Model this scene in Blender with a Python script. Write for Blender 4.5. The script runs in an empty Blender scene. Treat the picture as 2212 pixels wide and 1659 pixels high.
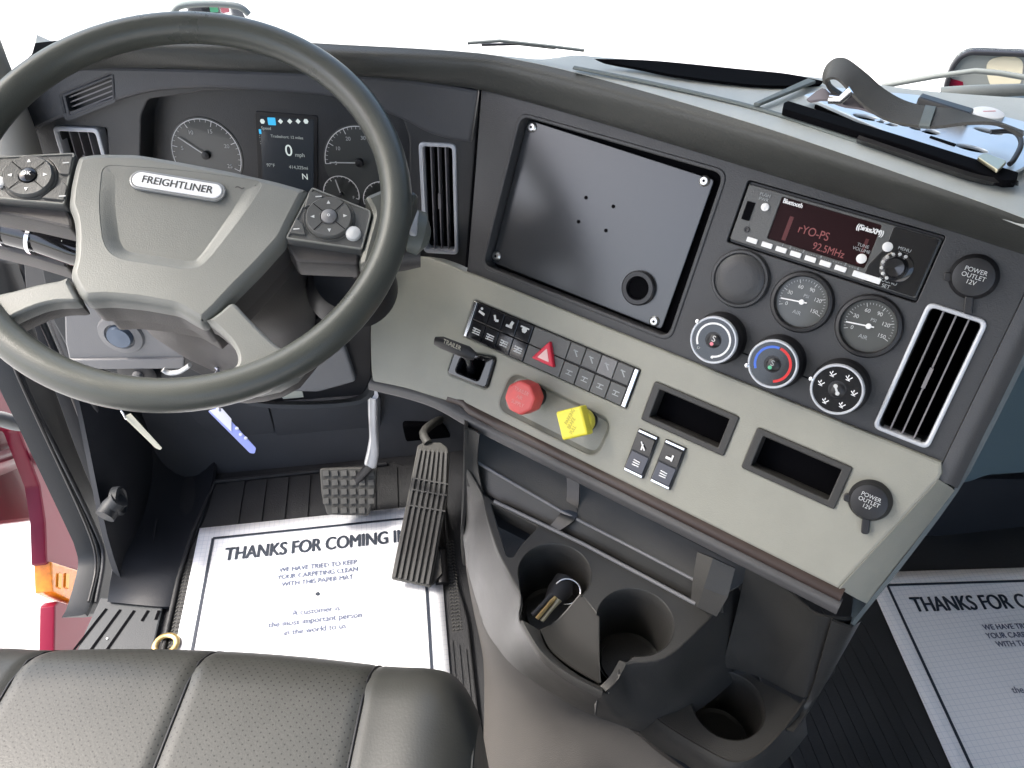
import bpy, math, random
from mathutils import Vector, Matrix
from mathutils.geometry import delaunay_2d_cdt
random.seed(7)
S = bpy.context.scene
COL = S.collection
V3 = Vector
R = math.radians

# ---------------------------------------------------------------- camera, world, sun, exposure
CAM = V3((0, 0, 1.25)); FOC = 1720.0; PITCH = 41.0; YAW = 7.6
cd = bpy.data.cameras.new("camera"); co = bpy.data.objects.new("camera", cd); COL.objects.link(co)
cd.sensor_width = 36; cd.lens = 36 * FOC / 2212; cd.clip_start = .02; cd.clip_end = 600
co.location = CAM; co.rotation_euler = (R(90 - PITCH), 0, R(-YAW)); S.camera = co
W_ = bpy.data.worlds.new("World"); S.world = W_; W_.use_nodes = True
wn = W_.node_tree.nodes; wl = W_.node_tree.links
bg = wn["Background"]; sky = wn.new("ShaderNodeTexSky"); sky.sky_type = 'NISHITA'; sky.sun_disc = False
SUN_EL, SUN_AZ = R(52), R(-78)          # azimuth measured from +Y (straight ahead), negative = to the left
sky.sun_elevation = SUN_EL; sky.sun_rotation = SUN_AZ; sky.air_density = 1.0; sky.dust_density = 4.5; sky.ozone_density = .6
wl.new(sky.outputs[0], bg.inputs[0]); bg.inputs[1].default_value = 0.15
sd = bpy.data.lights.new("sun", 'SUN'); so = bpy.data.objects.new("sun", sd); COL.objects.link(so)
sd.energy = 1.8; sd.angle = R(14); sd.color = (1, .96, .9)
d = V3((math.sin(SUN_AZ) * math.cos(SUN_EL), math.cos(SUN_AZ) * math.cos(SUN_EL), math.sin(SUN_EL)))
so.rotation_euler = d.to_track_quat('Z', 'Y').to_euler(); so.location = (-3, 2, 5)
vs = S.view_settings; vs.view_transform = 'Standard'; vs.look = 'None'; vs.gamma = 1; vs.use_curve_mapping = False
vs.exposure = 1.85
S.cycles.use_denoising = True; S.cycles.max_bounces = 8; S.cycles.diffuse_bounces = 5
S.cycles.glossy_bounces = 4; S.cycles.transparent_max_bounces = 12; S.cycles.caustics_reflective = False
S.cycles.sample_clamp_indirect = 8

# ---------------------------------------------------------------- where a sight line meets a real surface
_m = co.rotation_euler.to_matrix(); RT, UP, FW = _m.col[0].copy(), _m.col[1].copy(), -_m.col[2]
def ray(x, y): return FW + RT * ((x - 1106) / FOC) - UP * ((y - 829.5) / FOC)
def hit(x, y, n, p0):
    r = ray(x, y); return CAM + r * ((V3(p0) - CAM).dot(n) / r.dot(n))
X, Y, Z = V3((1, 0, 0)), V3((0, 1, 0)), V3((0, 0, 1))
def hz(x, y, z): return hit(x, y, Z, (0, 0, z))
def hy(x, y, v): return hit(x, y, Y, (0, v, 0))
def hx(x, y, v): return hit(x, y, X, (v, 0, 0))

class Fr:
    def __init__(s, o, u, n):
        s.o = V3(o); s.n = V3(n).normalized(); s.u = V3(u).normalized(); s.v = s.n.cross(s.u)
    def P(s, a, b, w=0.0): return s.o + s.u * a + s.v * b + s.n * w
    def px(s, x, y, w=0.0):
        p = hit(x, y, s.n, s.o + s.n * w) - s.o; return (p.dot(s.u), p.dot(s.v))
    def pxs(s, l, w=0.0): return [s.px(a, b, w) for a, b in l]
    def sub(s, a, b, w=0.0, rot=0.0):
        c, t = math.cos(rot), math.sin(rot); return Fr(s.P(a, b, w), s.u * c + s.v * t, s.n)
def azel(o, az, el):
    a, e = R(az), R(el)
    return Fr(o, (math.cos(a), -math.sin(a), 0), (-math.sin(a) * math.cos(e), -math.cos(a) * math.cos(e), math.sin(e)))

# ---------------------------------------------------------------- materials
def mat(name, col, rough=.5, metal=0.0, grain=0.0, gs=900., spec=.5, coat=0.0, var=0.0, vs_=12., emit=None, alpha=None):
    m = bpy.data.materials.new(name); m.use_nodes = True; nt = m.node_tree; N = nt.nodes; L = nt.links
    b = N["Principled BSDF"]; c = tuple(col) + (1,)
    b.inputs["Base Color"].default_value = c; b.inputs["Roughness"].default_value = rough
    b.inputs["Metallic"].default_value = metal; b.inputs["Specular IOR Level"].default_value = spec
    b.inputs["Coat Weight"].default_value = coat; b.inputs["Coat Roughness"].default_value = .08
    tc = N.new("ShaderNodeTexCoord")
    if emit:
        b.inputs["Emission Color"].default_value = tuple(emit[:3]) + (1,); b.inputs["Emission Strength"].default_value = emit[3]
    if var > 0:
        t = N.new("ShaderNodeTexNoise"); t.inputs["Scale"].default_value = vs_; t.inputs["Detail"].default_value = 6
        t.inputs["Roughness"].default_value = .65
        L.new(tc.outputs["Object"], t.inputs["Vector"])
        r = N.new("ShaderNodeMapRange"); r.inputs["From Min"].default_value = .3; r.inputs["From Max"].default_value = .7
        r.inputs["To Min"].default_value = 1 - var; r.inputs["To Max"].default_value = 1 + var
        L.new(t.outputs[0], r.inputs["Value"])
        x = N.new("ShaderNodeVectorMath"); x.operation = 'SCALE'; x.inputs[0].default_value = col
        L.new(r.outputs[0], x.inputs["Scale"]); L.new(x.outputs[0], b.inputs["Base Color"])
        r2 = N.new("ShaderNodeMapRange"); r2.inputs["From Min"].default_value = .3; r2.inputs["From Max"].default_value = .7
        r2.inputs["To Min"].default_value = max(0, rough - var * .5); r2.inputs["To Max"].default_value = min(1, rough + var * .5)
        L.new(t.outputs[0], r2.inputs["Value"]); L.new(r2.outputs[0], b.inputs["Roughness"])
    if grain > 0:
        t = N.new("ShaderNodeTexNoise"); t.inputs["Scale"].default_value = gs; t.inputs["Detail"].default_value = 2
        L.new(tc.outputs["Object"], t.inputs["Vector"])
        bp = N.new("ShaderNodeBump"); bp.inputs["Strength"].default_value = grain; bp.inputs["Distance"].default_value = .0006
        L.new(t.outputs[0], bp.inputs["Height"]); L.new(bp.outputs[0], b.inputs["Normal"])
    return m
G = dict(grain=.5, gs=700)
M = {
 'dark': mat("dark grey dash plastic", (.038, .039, .042), .40, var=.10, **G),
 'roll': mat("soft dash cushion", (.042, .044, .041), .45, var=.06, grain=.6, gs=500),
 'top': mat("grey dash top", (.46, .48, .46), .55, var=.08, grain=.5, gs=600),
 'brow': mat("cluster brow plastic", (.064, .066, .074), .5, var=.06, **G),
 'beige': mat("beige plastic", (.275, .274, .236), .46, var=.06, grain=.45, gs=800),
 'band': mat("lower dash band plastic", (.074, .073, .075), .45, var=.07, **G),
 'wood': mat("brown trim strip", (.042, .028, .024), .38, var=.1, vs_=30),
 'cons': mat("console plastic", (.040, .039, .037), .40, spec=.4, var=.10, **G),
 'tunnel': mat("engine cover trim", (.062, .058, .055), .8, var=.10, grain=.8, gs=900),
 'black': mat("black plastic", (.012, .012, .014), .4, var=.15),
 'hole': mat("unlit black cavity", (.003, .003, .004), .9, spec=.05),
 'gloss': mat("gloss black", (.010, .010, .012), .12, coat=.5),
 'silver': mat("satin silver trim", (.55, .57, .61), .32, metal=.15),
 'slat': mat("vent slat", (.030, .030, .032), .35),
 'slatlit': mat("grey vent slat edge", (.20, .19, .20), .4),
 'chrome': mat("chrome", (.80, .81, .83), .2, metal=1),
 'screw': mat("screw zinc", (.6, .6, .58), .3, metal=1),
 'plate': mat("satin black steel plate", (.036, .038, .042), .24, spec=.8, var=.05, vs_=9),
 'wheel': mat("steering wheel leather", (.066, .070, .062), .30, grain=.35, gs=900, var=.08),
 'hub': mat("steering hub plastic", (.168, .172, .160), .42, grain=.35, gs=800, var=.05),
 'hub2': mat("shaded hub side and column plastic", (.060, .056, .055), .5, **G),  # shade on hub sides and spoke undersides put into the colour; column's own tone
 'btn': mat("switch pod plastic", (.085, .086, .084), .35, **G),
 'white': mat("white print", (.80, .80, .80), .5),
 'grey_print': mat("grey print", (.34, .36, .37), .5),
 'red': mat("red print", (.60, .02, .02), .4),
 'blue': mat("blue print", (.05, .14, .60), .4),
 'knobred': mat("red knob plastic", (.62, .085, .08), .35, var=.12, vs_=60),
 'knobyel': mat("yellow knob plastic", (.74, .66, .06), .38, var=.06),
 'hazard': mat("hazard lens", (.62, .03, .06), .3),
 'gaugeface': mat("gauge face", (.060, .064, .062), .5, coat=.5),
 'carpet': mat("rubber floor", (.018, .019, .022), .6, grain=1, gs=300, var=.2),
 'rubber': mat("ribbed rubber mat", (.022, .023, .025), .55, grain=1, gs=350, var=.2),
 'pedal': mat("pedal rubber", (.060, .060, .056), .6, **G),
 'steel': mat("pedal arm steel", (.42, .44, .47), .45, metal=.4, var=.1),
 'kick': mat("kick panel", (.020, .022, .027), .5, spec=.35, **G),
 'kick2': mat("door frame rubber", (.027, .030, .034), .5, spec=.3, **G),
 'sill': mat("sill plate", (.036, .041, .046), .5, **G),
 'fire': mat("firewall mat", (.052, .055, .062), .7, var=.1, **G),
 'paint': mat("maroon truck paint", (.20, .008, .030), .35, coat=.15, spec=.25),
 'amber': mat("amber lens", (.80, .24, .01), .15, coat=.5, var=.25, vs_=70),
 'lower': mat("grey lower dash", (.17, .17, .175), .5, **G),
 'teal': mat("passenger dash plastic", (.075, .095, .105), .5, **G),
 'strap': mat("elastic strap", (.075, .073, .068), .75, grain=1, gs=1500),
 'tray': mat("aluminium plate", (.62, .66, .70), .3, metal=.6),
 'glass': mat("gauge window", (.02, .02, .02), .1),
 'tag': mat("beige card", (.50, .50, .42), .6),
 'tagb': mat("blue lavender tag", (.30, .36, .80), .5),
 'tagw': mat("pale tag", (.72, .74, .85), .5),
 'gold': mat("brass", (.75, .55, .25), .3, metal=.8),
 'key': mat("key metal", (.50, .46, .34), .3, metal=1),
 'conc': mat("pale concrete", (.52, .52, .50), .9, var=.1, vs_=.8),
 'liner': mat("headliner cloth", (.42, .41, .38), .9),
 'hose': mat("grey corrugated hose", (.30, .30, .29), .6),
 'pillar': mat("pillar trim", (.14, .16, .155), .6, **G),
 'stalk': mat("grey green stalk", (.13, .145, .135), .4),
 'dimwhite': mat("dim print", (.55, .56, .56), .5),
 'redprint': mat("pink scrawl", (.7, .2, .25), .5),
 'greenprint': mat("green mark", (.10, .45, .25), .5),
 'cyan': mat("lit cyan icon", (.02, .3, .5), .4, emit=(.05, .45, .8, .24)),
 'lit': mat("lit white characters", (.5, .5, .5), .4, emit=(.85, 1, .95, .14)),
 'litdim': mat("dim lit characters", (.3, .3, .3), .4, emit=(.85, 1, .95, .06)),
 'litred': mat("red dot matrix", (.2, .05, .05), .4, emit=(1, .30, .30, .016)),
 'lcd': mat("display glass", (.030, .034, .042), .15, coat=.4, emit=(.5, .7, .9, .004)),
 'radlcd': mat("dark red radio display", (.010, .002, .003), .4, spec=.12, emit=(1, .05, .05, .0016)),
}
def leather():
    m = mat("seat leather", (.042, .043, .040), .42, grain=.2, gs=420, var=.08); return m
def perforated(fr):
    m = leather(); m.name = "perforated seat leather"; N = m.node_tree.nodes; L = m.node_tree.links; b = N["Principled BSDF"]
    tc = N.new("ShaderNodeTexCoord"); mp = N.new("ShaderNodeMapping"); mp.vector_type = 'POINT'
    mp.inputs["Rotation"].default_value = (0, 0, R(14 + 45)); k = 1 / .0062; mp.inputs["Scale"].default_value = (k, k, k)
    L.new(tc.outputs["Object"], mp.inputs["Vector"]); sx = N.new("ShaderNodeSeparateXYZ"); L.new(mp.outputs[0], sx.inputs[0])
    def mt(op, a, b_=None, val=None):
        n = N.new("ShaderNodeMath"); n.operation = op; L.new(a, n.inputs[0])
        if b_ is not None: L.new(b_, n.inputs[1])
        if val is not None: n.inputs[1].default_value = val
        return n.outputs[0]
    f = [mt('POWER', mt('SUBTRACT', mt('FRACT', sx.outputs[i]), val=.5), val=2) for i in (0, 1)]
    d2 = mt('ADD', f[0], f[1]); dot = mt('LESS_THAN', d2, val=.018)
    src = b.inputs["Base Color"].links[0].from_socket
    mx = N.new("ShaderNodeMixRGB"); L.new(dot, mx.inputs[0]); L.new(src, mx.inputs[1]); mx.inputs[2].default_value = (.008, .008, .008, 1)
    L.new(mx.outputs[0], b.inputs["Base Color"]); return m
def papermat():
    m = mat("grid printed paper", (.78, .80, .84), .7, var=.02); N = m.node_tree.nodes; L = m.node_tree.links; b = N["Principled BSDF"]
    tc = N.new("ShaderNodeTexCoord"); br = N.new("ShaderNodeTexBrick"); br.offset = 0; br.inputs["Scale"].default_value = 1
    br.inputs["Brick Width"].default_value = .0095; br.inputs["Row Height"].default_value = .0095; br.inputs["Mortar Size"].default_value = .0004
    br.inputs["Color1"].default_value = br.inputs["Color2"].default_value = (.78, .80, .84, 1); br.inputs["Mortar"].default_value = (.60, .645, .72, 1)
    L.new(tc.outputs["Object"], br.inputs["Vector"]); L.new(br.outputs[0], b.inputs["Base Color"])
    t = N.new("ShaderNodeTexNoise"); t.inputs["Scale"].default_value = 9; L.new(tc.outputs["Object"], t.inputs["Vector"])
    bp = N.new("ShaderNodeBump"); bp.inputs["Strength"].default_value = .5; bp.inputs["Distance"].default_value = .004
    L.new(t.outputs[0], bp.inputs["Height"]); L.new(bp.outputs[0], b.inputs["Normal"]); return m

# ---------------------------------------------------------------- object helpers
def link(name, me, m, parent, smooth=True, ang=35):
    if m is not None: me.materials.append(M[m] if isinstance(m, str) else m)
    me.validate(); me.update()
    if smooth:
        me.polygons.foreach_set("use_smooth", [True] * len(me.polygons)); me.set_sharp_from_angle(angle=R(ang))
    o = bpy.data.objects.new(name, me); COL.objects.link(o); par(o, parent); return o
def par(o, parent):
    if parent is not None:
        o.parent = parent
        if parent.type == 'EMPTY': o.matrix_parent_inverse = Matrix.Translation(-parent.location)
def mesh(name, vs_, fs, m, parent=None, smooth=True, ang=35):
    me = bpy.data.meshes.new(name); me.from_pydata([tuple(v) for v in vs_], [], fs); return link(name, me, m, parent, smooth, ang)
def thing(name, loc, label, cat, group=None):
    o = bpy.data.objects.new(name, None); COL.objects.link(o); o.location = loc; o.empty_display_size = .05
    return tag(o, label, cat, group)
def tag(o, label, cat, group=None):
    o["label"] = label; o["category"] = cat
    if group: o["group"] = group
    return o
def struct(o, kind="structure"): o["kind"] = kind; return o
class Acc:                                    # gathers pieces of ONE part
    def __init__(s): s.v = []; s.f = []
    def add(s, vs_, fs): k = len(s.v); s.v += [V3(v) for v in vs_]; s.f += [[i + k for i in f] for f in fs]
    def build(s, name, m, parent=None, smooth=True, ang=35): return mesh(name, s.v, s.f, m, parent, smooth, ang)
def area(l): return sum(l[i - 1][0] * l[i][1] - l[i][0] * l[i - 1][1] for i in range(len(l))) / 2
def inset(l, d):
    n = len(l); out = []
    for i in range(n):
        p, q, r = V3(l[i - 1] + (0,)), V3(l[i] + (0,)), V3(l[(i + 1) % n] + (0,))
        a = (q - p); b = (r - q)
        if a.length < 1e-9 or b.length < 1e-9: out.append(l[i]); continue
        a.normalize(); b.normalize(); na = V3((-a.y, a.x, 0)); nb = V3((-b.y, b.x, 0)); h = na + nb
        if h.length < 1e-6: out.append(l[i]); continue
        h.normalize(); k = d / max(.35, h.dot(na)); out.append((q.x + h.x * k, q.y + h.y * k))
    return out
def inpoly(x, y, l):
    c = False; n = len(l)
    for i in range(n):
        x0, y0 = l[i - 1]; x1, y1 = l[i]
        if (y0 > y) != (y1 > y) and x < (x1 - x0) * (y - y0) / (y1 - y0) + x0: c = not c
    return c
def plate_geo(fr, loops, w0, w1, bev=.0008, shape=None, hb=None):
    L_ = []
    for i, l in enumerate(loops):
        l = [tuple(p) for p in l]
        if (area(l) > 0) != (i == 0): l = l[::-1]
        L_.append(l)
    bevs = [bev] + [bev if hb is None else hb] * (len(L_) - 1)
    tops = [inset(l, q) if q else l for l, q in zip(L_, bevs)]
    vs_, fs = [], []
    def put(a, b, w):
        if shape: w = w + shape(a, b)
        vs_.append(fr.P(a, b, w)); return len(vs_) - 1
    flat = [p for l in tops for p in l]; ed = []; k = 0
    for l in tops: n = len(l); ed += [(k + i, k + (i + 1) % n) for i in range(n)]; k += n
    r = delaunay_2d_cdt([V3(p).to_2d() if len(p) > 2 else Vector(p) for p in flat], ed, [], 0, 1e-7)
    base = [put(p[0], p[1], w1) for p in r[0]]
    for f in r[2]:
        cx = sum(r[0][i][0] for i in f) / 3; cy = sum(r[0][i][1] for i in f) / 3
        if sum(inpoly(cx, cy, l) for l in tops) % 2 == 1: fs.append([base[i] for i in f])
    for l, t, bev in zip(L_, tops, bevs):
        n = len(l); rings = [t]; hs = [w1]
        if bev:
            rings += [[((a[0] * .3 + b[0] * .7), (a[1] * .3 + b[1] * .7)) for a, b in zip(t, l)], l]; hs += [w1 - bev * .3, w1 - bev]
        rings.append(l); hs.append(w0)
        ids = [[put(p[0], p[1], h) for p in rg] for rg, h in zip(rings, hs)]
        for A, B in zip(ids, ids[1:]):
            for i in range(n): fs.append([A[i], A[(i + 1) % n], B[(i + 1) % n], B[i]])
    return vs_, fs
def plate(name, fr, loops, w0, w1, m, parent=None, bev=.0008, shape=None, ang=40, hb=None):
    if loops and not isinstance(loops[0], list): loops = [list(loops)]
    v, f = plate_geo(fr, loops, w0, w1, bev, shape, hb); return mesh(name, v, f, m, parent, True, ang)
def rr(a0, b0, a1, b1, r=.003, k=5):
    if a0 > a1: a0, a1 = a1, a0
    if b0 > b1: b0, b1 = b1, b0
    return roundp([(a0, b0), (a1, b0), (a1, b1), (a0, b1)], r, k)
def roundp(pts, r, k=5):
    out = []; n = len(pts)
    for i in range(n):
        p, q, s = Vector(pts[i - 1]), Vector(pts[i]), Vector(pts[(i + 1) % n])
        rr_ = r[i] if isinstance(r, (list, tuple)) else r
        a = (p - q); b = (s - q); t = min(rr_, a.length * .48, b.length * .48)
        if t < 1e-6: out.append(tuple(q)); continue
        a = q + a.normalized() * t; b = q + b.normalized() * t
        for j in range(k + 1):
            u = j / k; out.append(tuple(a * (1 - u) ** 2 + q * 2 * u * (1 - u) + b * u * u))
    return out
def circ(a, b, r, n=32, r2=None): return [(a + r * math.cos(2 * math.pi * i / n), b + (r2 or r) * math.sin(2 * math.pi * i / n)) for i in range(n)]
def lathe_geo(fr, a, b, prof, n=48, cap=True):
    vs_, fs = [], []
    for r, w in prof:
        for i in range(n):
            t = 2 * math.pi * i / n; vs_.append(fr.P(a + r * math.cos(t), b + r * math.sin(t), w))
    for j in range(len(prof) - 1):
        for i in range(n): fs.append([j * n + i, j * n + (i + 1) % n, (j + 1) * n + (i + 1) % n, (j + 1) * n + i])
    if cap and prof[-1][0] > 1e-6: fs.append([(len(prof) - 1) * n + i for i in range(n)])
    return vs_, fs
def lathe(name, fr, a, b, prof, m, parent=None, n=48, cap=True):
    v, f = lathe_geo(fr, a, b, prof, n, cap); return mesh(name, v, f, m, parent, True, 40)
def cr(P, k):                                # Catmull-Rom through 3-D points
    P = [V3(p) for p in P]; out = []; n = len(P)
    for i in range(n - 1):
        a, b, c, d_ = P[max(0, i - 1)], P[i], P[i + 1], P[min(n - 1, i + 2)]
        for j in range(k):
            t = j / k; out.append(.5 * ((2 * b) + (c - a) * t + (2 * a - 5 * b + 4 * c - d_) * t * t + (3 * b - a - 3 * c + d_) * t ** 3))
    out.append(P[-1]); return out
def cr2(P, k): return [(p.x, p.y) for p in cr([V3((a, b, 0)) for a, b in P], k)]
def tube_geo(pts, r, seg=12, closed=False, cap=True, flat=1.0, ref=Z):
    pts = [V3(p) for p in pts]; n = len(pts); vs_, fs = [], []
    rs = r if isinstance(r, (list, tuple)) else [r] * n
    for i in range(n):
        a = pts[i - 1] if (i > 0 or closed) else pts[i]; b = pts[(i + 1) % n] if (i < n - 1 or closed) else pts[i]
        t = (b - a).normalized(); s = t.cross(ref)
        if s.length < 1e-4: s = t.cross(X)
        s.normalize(); q = s.cross(t)
        for j in range(seg):
            c = 2 * math.pi * j / seg; vs_.append(pts[i] + s * (math.cos(c) * rs[i]) + q * (math.sin(c) * rs[i] * flat))
    for i in range(n if closed else n - 1):
        for j in range(seg):
            k = (i + 1) % n; fs.append([i * seg + j, i * seg + (j + 1) % seg, k * seg + (j + 1) % seg, k * seg + j])
    if cap and not closed: fs += [list(range(seg)), [(n - 1) * seg + j for j in range(seg)][::-1]]
    return vs_, fs
def tube(name, pts, r, m, parent=None, **k): v, f = tube_geo(pts, r, **k); return mesh(name, v, f, m, parent, True, 50)
def grid(name, rows, m, parent=None, ku=4, kv=4, thick=.004, ang=60, off=-1):
    rows = [cr(r_, ku) for r_ in rows] if ku > 1 else [[V3(p) for p in r_] for r_ in rows]
    if kv > 1:
        cols = [cr([r_[i] for r_ in rows], kv) for i in range(len(rows[0]))]; rows = [[c[j] for c in cols] for j in range(len(cols[0]))]
    n = len(rows[0]); vs_ = [p for r_ in rows for p in r_]
    fs = [[j * n + i, j * n + i + 1, (j + 1) * n + i + 1, (j + 1) * n + i] for j in range(len(rows) - 1) for i in range(n - 1)]
    if thick:
        N = len(vs_); nr = [V3((0, 0, 0)) for _ in vs_]
        for f in fs:
            q = (vs_[f[2]] - vs_[f[0]]).cross(vs_[f[3]] - vs_[f[1]])
            for i in f: nr[i] += q
        cen_ = sum(vs_, V3((0, 0, 0))) / N; tot = sum(nr, V3((0, 0, 0)))
        sgn = -1 if tot.dot(CAM - cen_) > 0 else 1          # thicken away from the visible side
        bk = [p + (q.normalized() * thick * sgn if q.length > 0 else q) for p, q in zip(vs_, nr)]
        k = N; fs += [[i + k for i in reversed(f)] for f in fs[:]]; vs_ = vs_ + bk
        m_ = len(rows); loop = [j for j in range(n)] + [j * n + n - 1 for j in range(1, m_)] + [(m_ - 1) * n + j for j in range(n - 2, -1, -1)] + [j * n for j in range(m_ - 2, 0, -1)]
        b_ = len(vs_); L_ = len(loop); vs_ = vs_ + [vs_[i] for i in loop] + [vs_[i + N] for i in loop]
        fs += [[b_ + i, b_ + (i + 1) % L_, b_ + L_ + (i + 1) % L_, b_ + L_ + i] for i in range(L_)]
    return mesh(name, vs_, fs, m, parent, True, ang)
TEXTS = []
def text(fr, a, b, s, size, m, parent, w=.0003, xs=1.0, rot=0.0, align='CENTER', bold=0.0, name="lettering"):
    c = bpy.data.curves.new(name, 'FONT'); c.body = s; c.size = size; c.align_x = align; c.align_y = 'CENTER'; c.offset = bold; c.extrude = .0001
    o = bpy.data.objects.new(name, c); COL.objects.link(o)
    if bold > 0:
        for k, d_ in enumerate((-bold, bold)): text(fr, a + d_, b + (k - .5) * bold * .6, s, size, m, parent, w + .00002 * (k + 1), xs, rot, align, -1, name)
    c.offset = 0
    f2 = fr.sub(a, b, w, rot)
    mt = Matrix((f2.u * xs, f2.v, f2.n)).transposed().to_4x4(); mt.translation = f2.o
    TEXTS.append((o, mt, name, m, parent))
def flush_text():
    bpy.context.view_layer.update(); dg = bpy.context.evaluated_depsgraph_get(); groups = {}
    for o, mt, name, m, parent in TEXTS:
        me = bpy.data.meshes.new_from_object(o.evaluated_get(dg)); me.transform(mt)
        groups.setdefault((parent.name, m, name), [parent, Acc()])[1].add([v.co.copy() for v in me.vertices], [list(p.vertices) for p in me.polygons])
        bpy.data.objects.remove(o, do_unlink=True)
    for (pn, m, name), (parent, acc) in groups.items(): acc.build(name, m, parent, smooth=False)
def boxg(fr, a0, b0, a1, b1, w0, w1):
    v = [fr.P(a, b, w) for w in (w0, w1) for a, b in ((a0, b0), (a1, b0), (a1, b1), (a0, b1))]
    return v, [[0, 3, 2, 1], [4, 5, 6, 7], [0, 1, 5, 4], [1, 2, 6, 5], [2, 3, 7, 6], [3, 0, 4, 7]]
def line_geo(fr, p, q, t, w):                # a flat printed line
    p, q = Vector(p), Vector(q); s = (q - p).normalized(); s = Vector((-s.y, s.x)) * t / 2
    return [fr.P(*(c), w) for c in (p + s, p - s, q - s, q + s)], [[0, 1, 2, 3]]
def arc_geo(fr, a, b, r, t, d0, d1, w, n=40):
    vs_ = []
    for i in range(n + 1):
        c = R(d0 + (d1 - d0) * i / n)
        for q in (r - t / 2, r + t / 2): vs_.append(fr.P(a + q * math.cos(c), b + q * math.sin(c), w))
    return vs_, [[2 * i, 2 * i + 1, 2 * i + 3, 2 * i + 2] for i in range(n)]

# ================================================================ the setting
FL = Fr((0, 0, 0), X, Z)
g = mesh("ground", [(-300, -300, -1.35), (300, -300, -1.35), (300, 300, -1.35), (-300, 300, -1.35)], [[0, 1, 2, 3]], 'conc'); struct(g)
fl = plate("cab_floor", FL, [(-.56, -1.2), (1.39, -1.2), (1.39, 1.27), (-.56, 1.27)], -.03, -.006, 'carpet', bev=0); struct(fl)
cab = thing("cab_shell", (-.6, .9, 0), "dark plastic cab body around the open driver door with ribbed sill and kick panel", "truck cab")
struct_parts = cab
# firewall and toe board
grid("firewall", [[(-.6, 1.262, .6), (.2, 1.262, .6), (1.3, 1.262, .6)], [(-.6, 1.262, .12), (.2, 1.262, .12), (1.3, 1.262, .12)],
                  [(-.6, 1.225, -.005), (.2, 1.225, -.005), (1.3, 1.225, -.005)]], 'fire', cab, 1, 1, .02, off=1)
FW_ = Fr((0, 1.255, 0), X, -Y)
plate("firewall_pad", FW_, roundp([FW_.px(*p) for p in ((378, 860), (578, 868), (598, 946), (470, 950))], .01), 0, .006, 'fire', cab)
plate("firewall_pad", FW_, roundp([FW_.px(*p) for p in ((582, 868), (822, 850), (822, 945), (602, 946))], .01), 0, .008, 'fire', cab)
# roof, rear wall, far side
plate("headliner", Fr((0, 0, 1.78), X, -Z), [(-.8, 1.2), (1.4, 1.2), (1.4, -.74), (.9, -.80), (-.4, -.86), (-.8, -.72)], -.03, 0, 'liner', cab, bev=0)
plate("rear_wall", Fr((0, -1.2, 0), X, Y), [(-.8, -.05), (1.4, -.05), (1.4, 1.8), (-.8, 1.8)], -.03, 0, 'liner', cab, bev=0)
plate("passenger_wall", Fr((1.36, 0, 0), Y, -X), [(-1.2, .03), (1.3, .03), (1.3, -1.05), (.85, -1.75), (-1.2, -1.78)], -.03, 0, 'teal', cab, bev=0)
plate("unseen_shade_visor", Fr((.75, .72, 1.58), V3((1, -.25, 0)), V3((-.22, -1, -.15))), [rr(-.42, -.20, .50, .17, .03)], -.012, 0, 'liner', cab, bev=.004)  # unseen visor, added and lowered to cut daylight on the passenger mat
# kick panel
KX = -.585
grid("kick_panel", [[(KX, .93, .0), (KX, 1.05, 0), (KX, 1.26, 0)], [(KX - .01, .98, .12), (KX, 1.08, .13), (KX, 1.26, .13)],
                    [(KX - .02, 1.12, .36), (KX, 1.18, .36), (KX, 1.26, .36)], [(KX - .02, 1.2, .62), (KX, 1.22, .62), (KX, 1.26, .62)]], 'kick', cab, 4, 4, .01, off=1)
grid("kick_moulding", [[hz(372, 1310, .004), hz(400, 1215, .004), hz(440, 1110, .01), hx(462, 1000, -.47), hx(440, 900, -.49), hx(400, 850, -.5)],
                       [hz(340, 1310, .01), hz(365, 1200, .015), hx(395, 1080, -.53), hx(400, 980, -.54), hx(375, 900, -.55), hx(330, 850, -.55)],
                       [hz(232, 1300, .01), hx(245, 1220, -.60), hx(270, 1120, -.61), hx(265, 1030, -.62), hx(225, 930, -.63), hx(180, 840, -.63)]], 'kick', cab, 5, 5, .008)
a_ = Acc()
for q in ((250, 1135, 292, 1268), (276, 1110, 318, 1262)):
    p0, p1 = hz(q[2], q[3], .012), hz(q[0] + 62, q[1] + 10, .03); a_.add(*tube_geo([p0, (p0 + p1) / 2 + V3((0, 0, .002)), p1], .0022, 8))
# door opening: weatherstrip, frame
XD = -.68
FD = Fr((XD, 0, 0), Y, X)
def dpx(l, w=0): return cr2([FD.px(a, b, w) for a, b in l], 4)
plate("door_seal", FD, dpx([(-60, 560), (-10, 690), (34, 821), (85, 931), (179, 1136), (197, 1180), (203, 1221), (183, 1302), (170, 1330)]) + dpx([(215, 1330), (238, 1290), (243, 1221), (232, 1150), (170, 1010), (125, 890), (70, 730), (30, 560)]), -.03, .012, 'kick2', cab, bev=.008)
plate("door_frame", FD, dpx([(-20, 500), (60, 700), (120, 860), (180, 1000), (240, 1120)], -.03) + dpx([(262, 1085), (190, 900), (150, 780), (60, 540), (40, 480)], -.03), -.05, .0, 'kick', cab, bev=.004)
tube("inner_seal", [hx(a, b, -.655) for a, b in ((30, 520), (90, 690), (150, 830), (195, 950), (245, 1075))], .006, 'band', cab)
tube("inner_seal", [hx(a, b, -.60) for a, b in ((70, 560), (140, 740), (190, 860), (240, 985), (280, 1075))], .010, 'band', cab)
tube("door_stop", [hx(226, 1116, -.585), hx(240, 1096, -.577), hx(258, 1078, -.560)], [.017, .0175, .016], 'kick2', cab, seg=20)
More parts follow.
